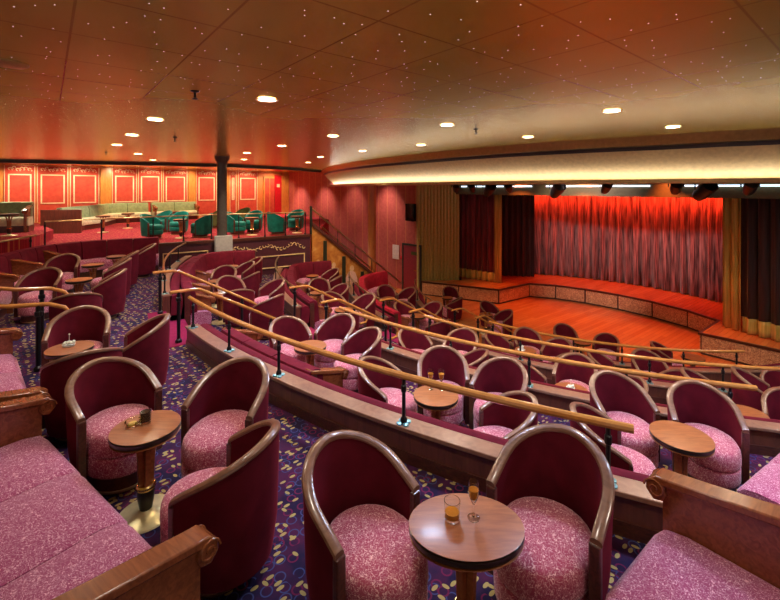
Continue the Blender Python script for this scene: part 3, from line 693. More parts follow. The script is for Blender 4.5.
# ------------------------------------------------------------------ cocktail table
TCACHE = {}
def table_meshes(rx, ry):
    k = (round(rx, 3), round(ry, 3))
    if k in TCACHE: return TCACHE[k]
    H = .62; e = {}
    sy = ry / rx
    e['tabletop'] = MB().lathe([(rx - .012, H - .006), (rx - .004, H), (rx - .012, H + .001), (0, H + .002)][::-1] + [(rx - .03, H - .012)], 40, sy=sy).mesh('tabletop', 'table_wood')
    e['edge_band'] = MB().lathe([(rx - .05, H - .045), (rx - .012, H - .042), (rx - .004, H - .03), (rx - .004, H - .012), (rx - .02, H - .007)], 40, sy=sy).mesh('edge_band', 'dark_edge')
    e['lower_lip'] = MB().lathe([(rx * .5, H - .056), (rx - .02, H - .056), (rx - .006, H - .05), (rx - .02, H - .0445), (rx * .5, H - .0445)], 40, sy=sy).mesh('lower_lip', 'table_wood')
    for q in range(4):
        a = q * pi / 2 + pi / 4; m = MB(); vs = []
        prof = [(.035, .20), (.036, .30), (.042, .42), (.06, .51), (.10, .562)]
        for r, z in prof:
            for (dr, dt) in ((-.022, -.016), (.012, -.016), (.012, .016), (-.022, .016)):
                rr = r + dr; vs.append((rr * cos(a) - dt * sin(a), rr * sin(a) + dt * cos(a), z))
        n = len(prof); fs = [(i * 4 + j, i * 4 + (j + 1) % 4, i * 4 + 4 + (j + 1) % 4, i * 4 + 4 + j) for i in range(n - 1) for j in range(4)] + [(0, 1, 2, 3), tuple((n - 1) * 4 + j for j in range(4))]
        e['support' + str(q)] = m.add(vs, fs).mesh('support', 'table_wood')
    e['collar'] = MB().lathe([(.03, .19), (.058, .19), (.064, .2), (.064, .215), (.055, .225), (.03, .225)], 20).mesh('collar', 'brass')
    e['stem'] = MB().lathe([(.03, .04), (.04, .05), (.052, .12), (.056, .19), (.0, .19)], 20).mesh('stem', 'dark_edge')
    e['base'] = MB().lathe([(0, 0), (.18, 0), (.186, .006), (.18, .014), (.10, .022), (.05, .035), (.035, .05), (0, .05)], 32).mesh('base', 'brass_disc')
    TCACHE[k] = e; return e
def put_table(x, y, z, rx, label, group='cocktail tables', ry=None, rz=0):
    e = thing('cocktail_table', label, 'table', (x, y, z), rz, group)
    for k, me in table_meshes(rx, ry or rx).items(): link(k.rstrip('0123'), me, e)
    return e

# ------------------------------------------------------------------ seating plan
G_CH = 'maroon tub chairs'
# (column, row of the back's top, tier, facing, label)
CH = [
 # upper aisle level
 (345, 440, 0, -42, 'maroon tub chair at front centre, left of the table with tumbler and flute'),
 (570, 429, 0, 226, 'maroon tub chair at front, right of the table with tumbler and flute'),
 (236, 361, 0, 255, 'maroon tub chair right behind the brass footed table with the dark drink'),
 (96, 360, 0, -32, 'maroon tub chair left behind the brass footed table with the dark drink'),
 (273, 434, 0, 170, 'maroon tub chair turned away, its tall back close to us beside the brass based table'),
 (82, 309, 0, -63, 'maroon tub chair behind the left table with the white posy'),
 (169, 315, 0, 208, 'maroon tub chair in side view right of the table with the white posy'),
 (88, 352, 0, 132, 'maroon tub chair turned away, just behind the pale rimmed chair at left'),
 (67, 266, 0, -75, 'bright maroon tub chair behind the small pale table at far left'),
 (83, 253, 0, -70, 'maroon tub chair facing us at left, against the curved banquette'),
 (71, 289, 0, 125, 'dark backed maroon tub chair in front of the pale table at far left'),
 (126, 269, 0, 205, 'maroon tub chair in side view nearest the carpeted aisle at left, pink seat showing'),
 (131, 258, 0, 205, 'maroon tub chair in side view along the aisle at left, second in its line'),
 (136, 251, 0, 205, 'maroon tub chair in side view along the aisle at left, third in its line'),
 (156, 243.5, 0, 212, 'furthest maroon tub chair of the aisle line, at the curved banquette end'),
 # left block, first tier down
 (219, 266, 1, -80, 'maroon tub chair facing us in the near left block, at its middle table'),
 (247, 263, 1, 222, 'maroon tub chair turned left in the near left block, right of its middle table'),
 (262, 256.5, 1, 215, 'maroon tub chair furthest back in the near left block'),
 (258, 272, 1, 170, 'maroon tub chair with flat back to us in the middle of the near left block'),
 (219, 281.5, 1, -50, 'maroon tub chair behind the front table of the near left block'),
 (274, 281, 1, 220, 'maroon tub chair with pale rim right of the front table of the near left block'),
 (280, 295, 1, 155, 'broad backed maroon tub chair at the right front of the near left block'),
 (232, 294, 1, 112, 'maroon tub chair with back to us nearest the aisle handrail in the near left block'),
 # left block, second tier down
 (332, 268, 2, 215, 'dark maroon tub chair furthest back in the second left block'),
 (338, 277, 2, 170, 'dark maroon tub chair with back to us near the painted stair side'),
 (314, 279, 2, -75, 'maroon tub chair facing us behind the middle table of the second left block'),
 (341, 283, 2, 220, 'maroon tub chair with open curve left in the centre of the second left block'),
 (322, 294.6, 2, -45, 'maroon tub chair left of the front table of the second left block'),
 (359, 294.5, 2, 220, 'maroon tub chair right of the front table of the second left block'),
 (355, 312, 2, 140, 'maroon tub chair with back to us at the front of the second left block'),
 # left block, third tier down
 (379, 286, 3, -75, 'red lit tub chair facing us before the red banquette'),
 (403, 287, 3, 215, 'maroon tub chair turned left below the red exit door'),
 (408, 301.5, 3, -60, 'maroon tub chair with pink seat left of the amber table in the third left block'),
 (433, 302, 3, 222, 'maroon tub chair with pink seat right of the amber table in the third left block'),
 (447, 320, 3, 130, 'maroon tub chair with back to us in front of the amber table'),
 # dance floor level, left
 (448, 287, 4, -85, 'maroon tub chair against the left end of the stage front'),
 (462, 297.5, 4, 155, 'dark maroon tub chair with back to us by the left stage corner'),
 (483, 302.6, 4, -60, 'maroon tub chair on the wood floor behind a table with glasses'),
 (508, 309, 4, 195, 'tall backed maroon tub chair at the dance floor edge, beside the table with glasses'),
 # main block, first tier down
 (275, 321, 1, -55, 'maroon tub chair with white rim left of the grey topped table below the near handrail'),
 (333, 315.5, 1, 240, 'maroon tub chair with white rim right of the grey topped table below the near handrail'),
 (378, 328, 1, 212, 'maroon tub chair in side view, right of the pair around the grey topped table'),
 (369, 358, 1, -23, 'maroon tub chair with pale rim left of the table with two wine glasses'),
 (440, 349.5, 1, 266, 'maroon tub chair with pale blue rim right behind the table with two wine glasses'),
 (503, 358, 1, 233, 'maroon tub chair with pale rim right of the table with two wine glasses'),
 (533, 394.5, 1, 186, 'maroon tub chair just behind the near handrail, pink seat pointing left'),
 (572, 406, 1, -20, 'maroon tub chair with brown rim partly hidden behind the front right chair'),
 (604, 371.5, 1, -84, 'maroon tub chair with pale blue rim left behind the large bare table at right'),
 (692, 381, 1, 252, 'maroon tub chair with pale blue rim right behind the large bare table at right'),
 # main block, second tier down
 (414, 329, 2, -60, 'red maroon tub chair left of the table behind the blue rimmed chair'),
 (463, 329, 2, 240, 'red maroon tub chair right of the table behind the blue rimmed chair'),
 (488, 351, 2, 165, 'maroon tub chair with low back showing between two blue rimmed chairs'),
 (526, 361.5, 2, -40, 'red maroon tub chair left of the table with white flowers'),
 (572, 357, 2, 236, 'red maroon tub chair right behind the table with white flowers'),
 (641, 378, 2, 190, 'maroon tub chair mostly hidden between the two large blue rimmed chairs at right'),
 (691, 370.5, 2, -30, 'crimson tub chair with golden rim showing above the rightmost blue rimmed chair'),
 (738, 377, 2, -35, 'crimson tub chair left of the table near the right edge'),
 (768, 377, 2, 235, 'crimson tub chair at the right edge behind its table'),
 # main block, third tier down
 (525, 327.7, 3, 270, 'dark maroon tub chair facing us behind the table with the white cup'),
 (493, 331, 3, -40, 'maroon tub chair left of the table with the white cup'),
 (557, 338, 3, 226, 'maroon tub chair right of the table with the white cup'),
 (575, 351, 3, 190, 'crimson tub chair peeking over the third parapet rail at centre right'),
 (600, 353, 3, -32, 'crimson tub chair left of the golden table on the lowest tier'),
 (637, 350, 3, 268, 'maroon tub chair with pink rim right behind the golden table on the lowest tier'),
 (678, 369, 3, 195, 'crimson tub chair just right of the golden table on the lowest tier'),
 (775, 369, 3, 250, 'crimson tub chair at the right edge by the end of the lowest rail'),
 # dance floor level
 (565, 324.6, 4, 268, 'maroon tub chair on the dance floor edge, left of the lone golden table'),
 (601, 332, 4, 236, 'maroon tub chair on the dance floor edge, right of the lone golden table'),
 (657, 342.5, 4, -35, 'maroon tub chair on the dance floor near the right stage corner'),
]
TB = [ # (column, row of the top's centre, tier, radius, label)
 (146, 426.5, 0, .225, 'small round table on a brass disc foot holding an ashtray and a dark drink'),
 (72, 343.5, 0, .215, 'round table at left with a small white posy'),
 (61, 281, 0, .21, 'small pale topped table in front of the bright chair at far left'),
 (80, 265, 0, .21, 'small round table at far left before the curved banquette'),
 (116, 256, 0, .21, 'round table by the end of the curved dark banquette'),
 (223.5, 296.5, 1, .215, 'round table at the front of the near left block with a white saucer'),
 (214, 278, 1, .21, 'round table in the middle of the near left block'),
 (231, 266, 1, .21, 'round table furthest back in the near left block'),
 (347, 309, 2, .22, 'round table at the front of the second left block'),
 (313, 291, 2, .21, 'round table in the middle of the second left block'),
 (316, 275.5, 2, .21, 'round table furthest back in the second left block'),
 (417.5, 313, 3, .22, 'amber lit round table between two pink seats in the third left block'),
 (388, 297, 3, .21, 'round table between two chairs below the red banquette'),
 (385, 287.5, 3, .21, 'round table right in front of the red banquette'),
 (448, 296.5, 4, .21, 'round table before the left end of the stage front'),
 (489, 313, 4, .22, 'round table with two glasses at the left edge of the dance floor'),
 (306, 343, 1, .235, 'grey topped round table between two white rimmed chairs below the near handrail'),
 (437, 391.5, 1, .25, 'round table holding two wine glasses behind the near handrail'),
 (682, 434.5, 1, .255, 'large bare round table at right between handrail end and sofa'),
 (434, 349, 2, .22, 'round table half hidden behind the blue rimmed chair'),
 (562, 384, 2, .235, 'round table with a white flower vase behind the blue rimmed chairs'),
 (748, 413, 2, .23, 'round wooden table near the right edge'),
 (523, 348, 3, .225, 'round golden table holding a white cup'),
 (508, 339.5, 3, .2, 'small golden table partly hidden left of the table with the white cup'),
 (635, 372.5, 3, .24, 'golden round table on the lowest tier, right of centre'),
 (584, 341, 4, .235, 'lone golden table on the dance floor edge between two chairs'),
 (686, 356, 4, .25, 'golden table on the dance floor near the right stage corner'),
]
items = []
for (u, v, tr, fc, lb) in CH:
    x, y = at(u, v, TZ[tr] + .84); items.append(['c', x + .30 * cos(R_(fc)), y + .30 * sin(R_(fc)), tr, fc, lb, u])
for (u, v, tr, r, lb) in TB:
    x, y = at(u, v, TZ[tr] + .62); items.append(['t', x, y, tr, r, lb, u])
items.append(['T', .38, 2.10, 0, .29, 'large oval wooden table at front centre holding a tumbler and a flute', 466])
# keep neighbours apart and clear of the parapets
def lim(tr, u, kind):
    m = .38 if kind == 'c' else .25
    hi = [15.9, RB[0] - .29, RB[1] - .29, RB[2] - .29, RB[3] - .29][tr] - m
    lo = [RB[0] + .08, RB[1] + .08, RB[2] + .08, RB[3] + .08, 0][tr] + m
    return lo, hi
OBS = []
def obs(tr, path, d):
    L, n = path, len(path)
    for a, b in zip(path, path[1:]):
        q = max(1, int(hypot(b[0] - a[0], b[1] - a[1]) / .15)); t_ = Vector((b[0] - a[0], b[1] - a[1])).normalized()
        for k in range(q): OBS.append((tr, a[0] + (b[0] - a[0]) * k / q - t_.y * (d - .33), a[1] + (b[1] - a[1]) * k / q + t_.x * (d - .33), .36))
obs(0, [(-6.6, 12.0), (-7.3, 11.65), (-7.9, 11.2), (-8.3, 10.6), (-8.45, 10.0)] + arc(16.3, 199.5, 211.5), .66)
obs(1, [pol(11.35, 188), pol(12.2, 188.2), pol(12.65, 189.4), pol(12.85, 191)] + arc(12.87, 193, 211.5), .50)
obs(2, [(-2.1, 14.85), (-2.85, 14.55), (-3.25, 14.2), pol(10.35, 186)] + arc(10.32, 188, 211.5), .50)
obs(3, [(-.2, 16.0), (-.7, 15.6), (-1.0, 15.1)] + arc(8.07, 181, 211.5), .50)
obs(1, arc(12.87, 222.7, 232.2), .54)
for i_ in range(4):
    for a_ in (212.6, 220.3):
        for k_ in range(8): OBS.append((i_ + 1, *pol(RB[i_] - .25 * k_, a_), .04))
for a_ in (219.9, 215.8):
    for k_ in range(8): OBS.append((0, *pol(14.55 + .25 * k_, a_), .05))
for it in range(500):
    for a in items:
        for (tr, ox, oy, orr) in OBS:
            if tr != a[3]: continue
            dx, dy = a[1] - ox, a[2] - oy; d = hypot(dx, dy); need = orr + (.35 if a[0] == 'c' else .21)
            if 1e-6 < d < need: a[1] += dx * (need - d) / d * .5; a[2] += dy * (need - d) / d * .5
    for i, a in enumerate(items):
        for b in items[i + 1:]:
            if a[3] != b[3]: continue
            dx, dy = b[1] - a[1], b[2] - a[2]; d = hypot(dx, dy)
            if d > 1.2: continue
            if a[0] == b[0] == 'c':
                fa = (dx * cos(R_(a[4])) + dy * sin(R_(a[4]))) / max(d, 1e-6); fb = -(dx * cos(R_(b[4])) + dy * sin(R_(b[4]))) / max(d, 1e-6)
                need = .70 + (.06 if max(fa, fb) > .7 else 0)
            elif a[0] != 'c' and b[0] != 'c': need = .55
            else:
                c_, t_, sg = (a, b, 1) if a[0] == 'c' else (b, a, -1)
                face = sg * (dx * cos(R_(c_[4])) + dy * sin(R_(c_[4]))) / max(d, 1e-6)
                need = max(.575, t_[4] + .25) if face > .45 else t_[4] + .345
                if t_[0] == 'T': need = .56
            if d < need and d > 1e-6:
                k = (need - d) / d * .3; wa, wb = (.5, .5)
                if a[0] == 'T' or a[6] in (146,): wa, wb = 0, 1
                if b[0] == 'T' or b[6] in (146,): wa, wb = 1, 0
                a[1] -= dx * k * wa; a[2] -= dy * k * wa; b[1] += dx * k * wb; b[2] += dy * k * wb
    for a in items:
        dx, dy = a[1] - CX, a[2] - CY; r = hypot(dx, dy); lo, hi = lim(a[3], a[6], a[0]); q = min(max(r, lo), hi)
        if a[3] == 4 and a[0] in 'ct' and r < .1: continue
        a[1] = CX + dx * q / r; a[2] = CY + dy * q / r
tops = {}
for a in items:
    if a[0] == 'c': put_chair(proto, a[1], a[2], TZ[a[3]], a[4], a[5], G_CH)
    elif a[0] == 't': put_table(a[1], a[2], TZ[a[3]], a[4], a[5]); tops[a[6]] = (a[1], a[2], TZ[a[3]] + .622)
    else: put_table(a[1], a[2], 0, .29, a[5], ry=.215); tops['A'] = (a[1], a[2], .622)
PLAN = items

# ------------------------------------------------------------------ things on the tables
def glassware(nm, label, cat, loc, outer, liquid=None, lmat=None, group=None):
    e = thing(nm, label, cat, loc, group=group)
    MB().lathe(outer, 24).build('glass', 'clear_glass', e, 60)
    if liquid: MB().lathe(liquid, 20).build('drink', lmat, e, 60)
    return e
def tumbler(loc, label, lm, fill=.045, s=1.0):
    return glassware('tumbler', label, 'glass', loc, [(0, 0), (.034 * s, 0), (.036 * s, .004), (.039 * s, .09 * s), (.0365 * s, .09 * s), (.0335 * s, .014), (0, .012)],
                     [(0, .0125), (.0325 * s, .0145), (.0338 * s, fill), (0, fill)], lm, 'drinks on the tables')
def flute(loc, label, nm='champagne_flute', s=1.0, wide=1.0):
    w = wide
    return glassware(nm, label, 'glass', loc, [(0, 0), (.03, 0), (.031, .003), (.008, .008), (.0045, .02), (.0045, .075 * s), (.012 * w, .09 * s), (.022 * w, .12 * s), (.025 * w, .16 * s), (.022 * w, .20 * s), (.0205 * w, .20 * s), (.0235 * w, .16 * s), (.0205 * w, .121 * s), (.009 * w, .093 * s), (0, .088 * s)],
                     [(0, .0885 * s), (.0085 * w, .0935 * s), (.0200 * w, .1213 * s), (.0228 * w, .155 * s), (0, .155 * s)], 'liquid_amber', 'drinks on the tables')
tx, ty, tz = tops['A']
tumbler((tx - .065, ty + .03, tz), 'whisky tumbler with amber drink on the front oval table', 'liquid_amber', .04, 1.05)
flute((tx + .045, ty + .035, tz), 'champagne flute with golden drink on the front oval table', s=.95, wide=1.1)
tx, ty, tz = tops[146]
tumbler((tx - .03, ty + .045, tz), 'tumbler of dark cola on the brass footed table', 'liquid_cola', .082, 1.0)
e = thing('ashtray', 'cut glass ashtray on the brass footed table, left of the dark drink', 'ashtray', (tx - .10, ty + .01, tz))
MB().lathe([(0, 0), (.042, 0), (.05, .035), (.042, .035), (.034, .012), (0, .01)], 10).build('bowl', 'clear_glass', e, 20)
MB().lathe([(0, .011), (.03, .012), (.026, .02), (0, .021)], 12).build('contents', 'gold_satin', e)
tx, ty, tz = tops[437]
flute((tx - .045, ty + .13, tz), 'left wine glass on the table behind the near handrail', 'wine_glass', 1.15, 1.35)
flute((tx + .075, ty + .12, tz), 'right wine glass on the table behind the near handrail', 'wine_glass', 1.15, 1.35)
def posy(loc, label, stem=True):
    e = thing('posy_dish', label, 'flower arrangement', loc, group='white flower dishes on the tables')
    MB().lathe([(0, 0), (.05, 0), (.06, .02), (.055, .02), (.045, .006), (0, .006)], 16).build('dish', 'white_paint', e)
    m = MB()
    for k in range(9):
        a = k * 2.4; r = .012 * sqrt(k) ; m.lathe([(0, -.016), (.014, -.008), (.018, .002), (.01, .014), (0, .016)], 8, (r * cos(a) * 1.3, r * sin(a) * 1.3, .028 + .008 * (k % 3)))
    m.build('blossoms', 'flower_white', e)
    MB().tube([(.005, 0, .03), (.006, 0, .12)], .003, 6).lathe([(0, -.01), (.011, 0), (0, .012)], 8, (.006, 0, .125)).build('bud_stem', 'flower_white', e)
tx, ty, tz = tops[72]; posy((tx - .04, ty + .04, tz), 'white posy with upright bud on the left table by the carpet')
tx, ty, tz = tops[562]; posy((tx, ty + .02, tz), 'white posy with upright bud on the table behind the blue rimmed chairs')
def cup(loc, label, s=1):
    e = thing('coffee_cup', label, 'cup', loc, group='white cups on the tables')
    MB().lathe([(0, 0), (.06 * s, .002), (.07 * s, .01), (.03 * s, .008), (0, .006)], 18).build('saucer', 'white_paint', e)
    MB().lathe([(0, .009), (.03 * s, .009), (.042 * s, .075 * s), (.038 * s, .075 * s), (.027 * s, .014), (0, .013)], 18).build('cup', 'white_paint', e)
tx, ty, tz = tops[523]; cup((tx - .09, ty, tz), 'white cup on the golden table of the lowest tier', 1.2)
tx, ty, tz = tops[223.5]; cup((tx + .03, ty + .02, tz), 'white cup and saucer on the front table of the near left block')
tx, ty, tz = tops[489]
tumbler((tx - .02, ty, tz), 'left glass on the table at the edge of the dance floor', 'liquid_amber', .06); tumbler((tx + .1, ty - .02, tz), 'right glass on the table at the edge of the dance floor', 'liquid_amber', .05)

# ------------------------------------------------------------------ banquettes (curved wall benches)
def resample(path, n):
    L = [0]
    for a, b in zip(path, path[1:]): L.append(L[-1] + hypot(b[0] - a[0], b[1] - a[1]))
    out = []
    for i in range(n + 1):
        s = L[-1] * i / n
        k = max(j for j in range(len(L)) if L[j] <= s + 1e-9); k = min(k, len(path) - 2)
        t_ = (s - L[k]) / (L[k + 1] - L[k]); out.append((path[k][0] + (path[k + 1][0] - path[k][0]) * t_, path[k][1] + (path[k + 1][1] - path[k][1]) * t_))
    return out, L[-1]
def banquette(nm, label, path, z, mat='bench_velvet', seat='bench_fabric', seg=.62, bh=.92, arms=(), group=None, d=.62):
    path, L = resample(path, 80); O = path[0]; path = [(x - O[0], y - O[1]) for x, y in path]
    e = thing(nm, label, 'banquette', (*O, z), group=group)
    MB().sweep(path, [(.0, 0), (d - .06, 0), (d - .06, .2), (0, .2)]).build('plinth', 'dark_wood', e)
    MB().sweep(path, [(.0, .2), (.10, .2), (.10, bh - .05), (0, bh - .05)]).build('back_board', 'dark_wood', e)
    n = max(1, round(L / seg)); fine, _ = resample(path, n * 6)
    for i in range(n):
        P = fine[i * 6:(i + 1) * 6 + 1]; g_ = .012
        a, b = Vector(P[0]), Vector(P[1]); P[0] = tuple(a + (b - a).normalized() * g_); a, b = Vector(P[-1]), Vector(P[-2]); P[-1] = tuple(a + (b - a).normalized() * g_)
        MB().sweep(P, [(.06, .42), (.22, .40), (.23, .5), (.20, bh - .12), (.16, bh - .02), (.08, bh), (.0, bh - .01), (-.02, bh - .06), (.06, bh - .1)]).build('back_cushion', mat, e, 50)
        if i % 2 == 0:
            P2 = fine[i * 6:min(len(fine), (i + 2) * 6 + 1)]
            MB().sweep(P2, [(.1, .2), (d, .2), (d + .02, .3), (d + .01, .40), (d - .04, .445), (d - .25, .465), (.12, .45)]).build('seat_cushion', seat, e, 50)
    for s in arms:
        k = min(79, int(80 * s)); a, b = Vector(path[k]), Vector(path[k + 1]); t_ = (b - a).normalized(); N = Vector((-t_.y, t_.x))
        wooden_arm(e, a + N * .02, N, d + .06)
    return e
def wooden_arm(e, p, N, d, mat='arm_wood', h=.68, th=.07, hb=.84):
    """panel arm that runs out from the back along N, with a rolled scroll at its front"""
    T = Matrix(((N.x, -N.y, 0, p.x), (N.y, N.x, 0, p.y), (0, 0, 1, 0), (0, 0, 0, 1)))
    m = MB(); 
    pts = [(0, 0), (d - .05, 0), (d - .05, h - .16), (d - .05, h - .03), (0, hb - .03)]
    n = len(pts); vs = [T @ Vector((x, y, z)) for y in (-th / 2, th / 2) for x, z in pts]
    m.add(vs, [tuple(range(n)), tuple(range(n, 2 * n))[::-1]] + [(i, (i + 1) % n, n + (i + 1) % n, n + i) for i in range(n)])
    a = m.build('arm_panel', mat, e, 30)
    m = MB(); w = th / 2 + .025
    c = [(-.0, hb - .03), (-.0, hb + .015), (d - .09, h + .028), (d - .02, h + .02), (d + .025, h - .02), (d + .03, h - .07), (d - .01, h - .115), (d - .06, h - .10), (d - .075, h - .06), (d - .06, h - .02), (d - .1, h - .012)]
    n = len(c); vs = [T @ Vector((x, y, z)) for y in (-w, w) for x, z in c]
    m.add(vs, [tuple(range(n)), tuple(range(n, 2 * n))[::-1]] + [(i, (i + 1) % n, n + (i + 1) % n, n + i) for i in range(n)])
    m.build('arm_cap', mat, a, 40, bevel=.008)
    m = MB()
    for sy in (-1, 1):
        sp = [(d - .02 + r * cos(q), sy * (w + .002), h - .05 + r * sin(q)) for q, r in [(j * .5, .055 - .0024 * j) for j in range(20)]]
        m.tube([T @ Vector(q) for q in sp], .006, 5)
    m.build('scroll_carving', mat, a, 40)
banquette('banquette', 'long dark maroon banquette curving along the far left of the upper aisle', [(-6.6, 12.0), (-7.3, 11.65), (-7.9, 11.2), (-8.3, 10.6), (-8.45, 10.0)] + arc(16.3, 199.5, 211.5), 0, arms=(.42, .62, .82, .98))
banquette('banquette', 'maroon banquette wrapping the near left block behind its brass rail', [pol(11.35, 188), pol(12.2, 188.2), pol(12.65, 189.4), pol(12.85, 191)] + arc(12.87, 193, 211.5), TZ[1], arms=(.55, .8, .985), bh=.95, d=.47)
banquette('banquette', 'dark maroon banquette wrapping the second left block, below the purple parapet', [(-2.1, 14.85), (-2.85, 14.55), (-3.25, 14.2), pol(10.35, 186)] + arc(10.32, 188, 211.5), TZ[2], arms=(.55, .8, .985), bh=.95, d=.47)
banquette('banquette', 'red velvet banquette below the painted stair side', [(-.2, 16.0), (-.7, 15.6), (-1.0, 15.1)] + arc(8.07, 181, 211.5), TZ[3], 'red_velvet', arms=(.6, .985), bh=.95, d=.47)
banquette('banquette', 'maroon banquette with wooden arms under the near handrail', arc(12.87, 222.7, 232.2), TZ[1], arms=(.02, .98), bh=.85, seg=.7, d=.5)

# ------------------------------------------------------------------ foreground sofas
def sofa(label, p0, p1, z, arms=(True, True), nseat=3, d=.62, bh=.9, group='patterned sofas with wooden scroll arms', backmat='bench_velvet'):
    """seat front edge runs p0 -> p1 with the back to its right"""
    dx = Vector((p1[0] - p0[0], p1[1] - p0[1])); L = dx.length; a = atan2(dx.y, dx.x)
    e = thing('sofa', label, 'sofa', (p0[0], p0[1], z), a, group)
    MB().box(.02, L - .02, -d, -.05, 0, .2).build('plinth', 'dark_wood', e, 0)
    for i in range(nseat):
        x0, x1 = L * i / nseat + .003, L * (i + 1) / nseat - .003
        P = [(x1, 0), (x1 - .02, 0), (x0 + .02, 0), (x0, 0)]
        m = MB(); pr = [(0, .2), (.02, .28), (.018, .38), (-.03, .44), (-.12, .46), (-d + .1, .46), (-d + .1, .2)]
        xs = [(x0, .012), (x0 + .03, 0), (x1 - .03, 0), (x1, .012)]; vs = []
        for x, s in xs: vs += [(x, o - s * .8, zz_ - (s if zz_ > .4 else 0)) for o, zz_ in pr]
        K = len(pr); m.add(vs, [(q * K + j, q * K + (j + 1) % K, q * K + K + (j + 1) % K, q * K + K + j) for q in range(3) for j in range(K)] + [tuple(range(K)), tuple(range(3 * K, 4 * K))])
        m.build('seat_cushion', 'bench_fabric', e, 40)
        MB().box(x0, x1, -d - .06, -d + .13, .44, bh).build('back_cushion', backmat, e, 0, bevel=.05)
    MB().box(0, L, -d - .12, -d - .05, 0, bh - .05).build('back_board', 'dark_wood', e, 0)
    for k, x in ((0, -.04), (1, L + .04)):
        if arms[k]: wooden_arm(e, Vector((x, -d - .1)), Vector((0, 1)), d + .14)
    return e
def flip(p0, p1): return p1, p0
s1b, s1a = pol(15.12, 238.4), pol(15.12, 230.4)
sofa('patterned pink sofa in the left foreground with scroll arms at both ends', s1a, s1b, 0, d=.86)
sofa('patterned pink sofa at the left edge, beyond the foreground sofa', pol(15.12, 221.9), pol(15.12, 229.4), 0, d=.86)
fx, fy = 1.50, 2.33; dr = Vector((-.79, -.61)); p = Vector((fx, fy)); q = p + dr * 1.25
sofa('patterned pink sofa in the right foreground with a broad scroll arm', (q.x, q.y), (p.x, p.y), 0, (True, True), 2, d=.84)
p = Vector((4.0, 4.15)); q = p + Vector((-1.03, -.62)).normalized() * 1.3
sofa('mauve patterned sofa at the right edge one tier down', (q.x, q.y), (p.x, p.y), TZ[1], (False, True), 2, d=.55, bh=.8)

# ------------------------------------------------------------------ green lounge
GG = 'teal tub chairs in the lounge'
def gch(u, y, face, lab, pr=None):
    put_chair(pr or gproto, (u - U0) / F * y, y, GZ, face, lab, GG if pr is None else 'olive chairs in the lounge')
gch(151, 13.7, 350, 'teal tub chair with its back to us, leftmost behind the brass railing')
gch(163, 15.6, 250, 'teal tub chair half hidden right of the leftmost teal chair')
gch(179, 15.0, 268, 'teal tub chair facing us behind a brass table, left of the grey column')
gch(203, 14.2, 185, 'teal tub chair in side view just left of the grey column')
gch(235, 14.9, 350, 'teal tub chair just right of the grey column')
gch(254, 15.6, 266, 'teal tub chair facing us between grey column and stair')
gch(276, 15.0, 45, 'teal tub chair with its back to us near the stair head')
gch(296, 16.3, 255, 'teal tub chair at the head of the stair')
gch(214, 17.3, 200, 'olive tub chair seen behind the grey column', oproto)
gch(243, 18.0, 250, 'olive tub chair furthest back in the lounge', oproto)
def gtab(u, y, lab, z=0):
    put_table((u - U0) / F * y, y, GZ + z, .24, lab, 'lounge tables')
gtab(103, 15.6, 'lounge table before the middle of the green wall sofa'); gtab(128, 17.2, 'lounge table before the right part of the green wall sofa')
gtab(181, 13.85, 'brass footed lounge table left of the grey column'); gtab(252, 14.7, 'brass footed lounge table right of the grey column'); gtab(297, 15.45, 'brass footed lounge table by the stair head')
gtab(9, 11.9, 'dark lounge table at the far left edge', .3); gtab(174, 18.6, 'lounge table in front of the right end of the green sofa')
struct(MB().prism([(-9.6, 11.2), (-10.9, 13.6), (-13.6, 16.2), (-17, 15), (-15, 10), (-10.4, 9.4)], GZ, GZ + .3).build('floor', 'lounge_carpet', smooth=0), 'red carpeted platform in the far left corner of the lounge', 'floor')
def lsofa(label, path, arms, z=0): banquette('lounge_sofa', label, path, GZ + z, 'sage_back', 'sage_leather', .95, .92, arms, 'green lounge sofas')
wp = lambda u, off: tuple((WM @ Vector((t_on(LW0, LW1, u), -off, 0))).xy)
lsofa('long pale green sofa along the red wall, turning toward us at its left end', [wp(146, .25), wp(122, .25), wp(103, .3), (-12.6, 17.4), (-12.55, 16.4), (-12.3, 15.5)], ())
lsofa('pale green sofa along the red wall, right part', [wp(193, .25), wp(170, .25), wp(149, .25)], (.03, .97))
lsofa('pale green sofa at the far left edge', [(-11.35, 13.4), (-12.6, 12.75), (-13.9, 12.1)], (.03,), .3)
e = MB().box(-.62, .62, -.06, .06, 0, .86).build('end_panel', 'parapet_wood', bevel=.01); e.location = (-11.95, 15.28, GZ); e.rotation_euler = (0, 0, R_(17)); tag(e, 'reddish wooden end panel where the green wall sofa turns toward us', 'panel')

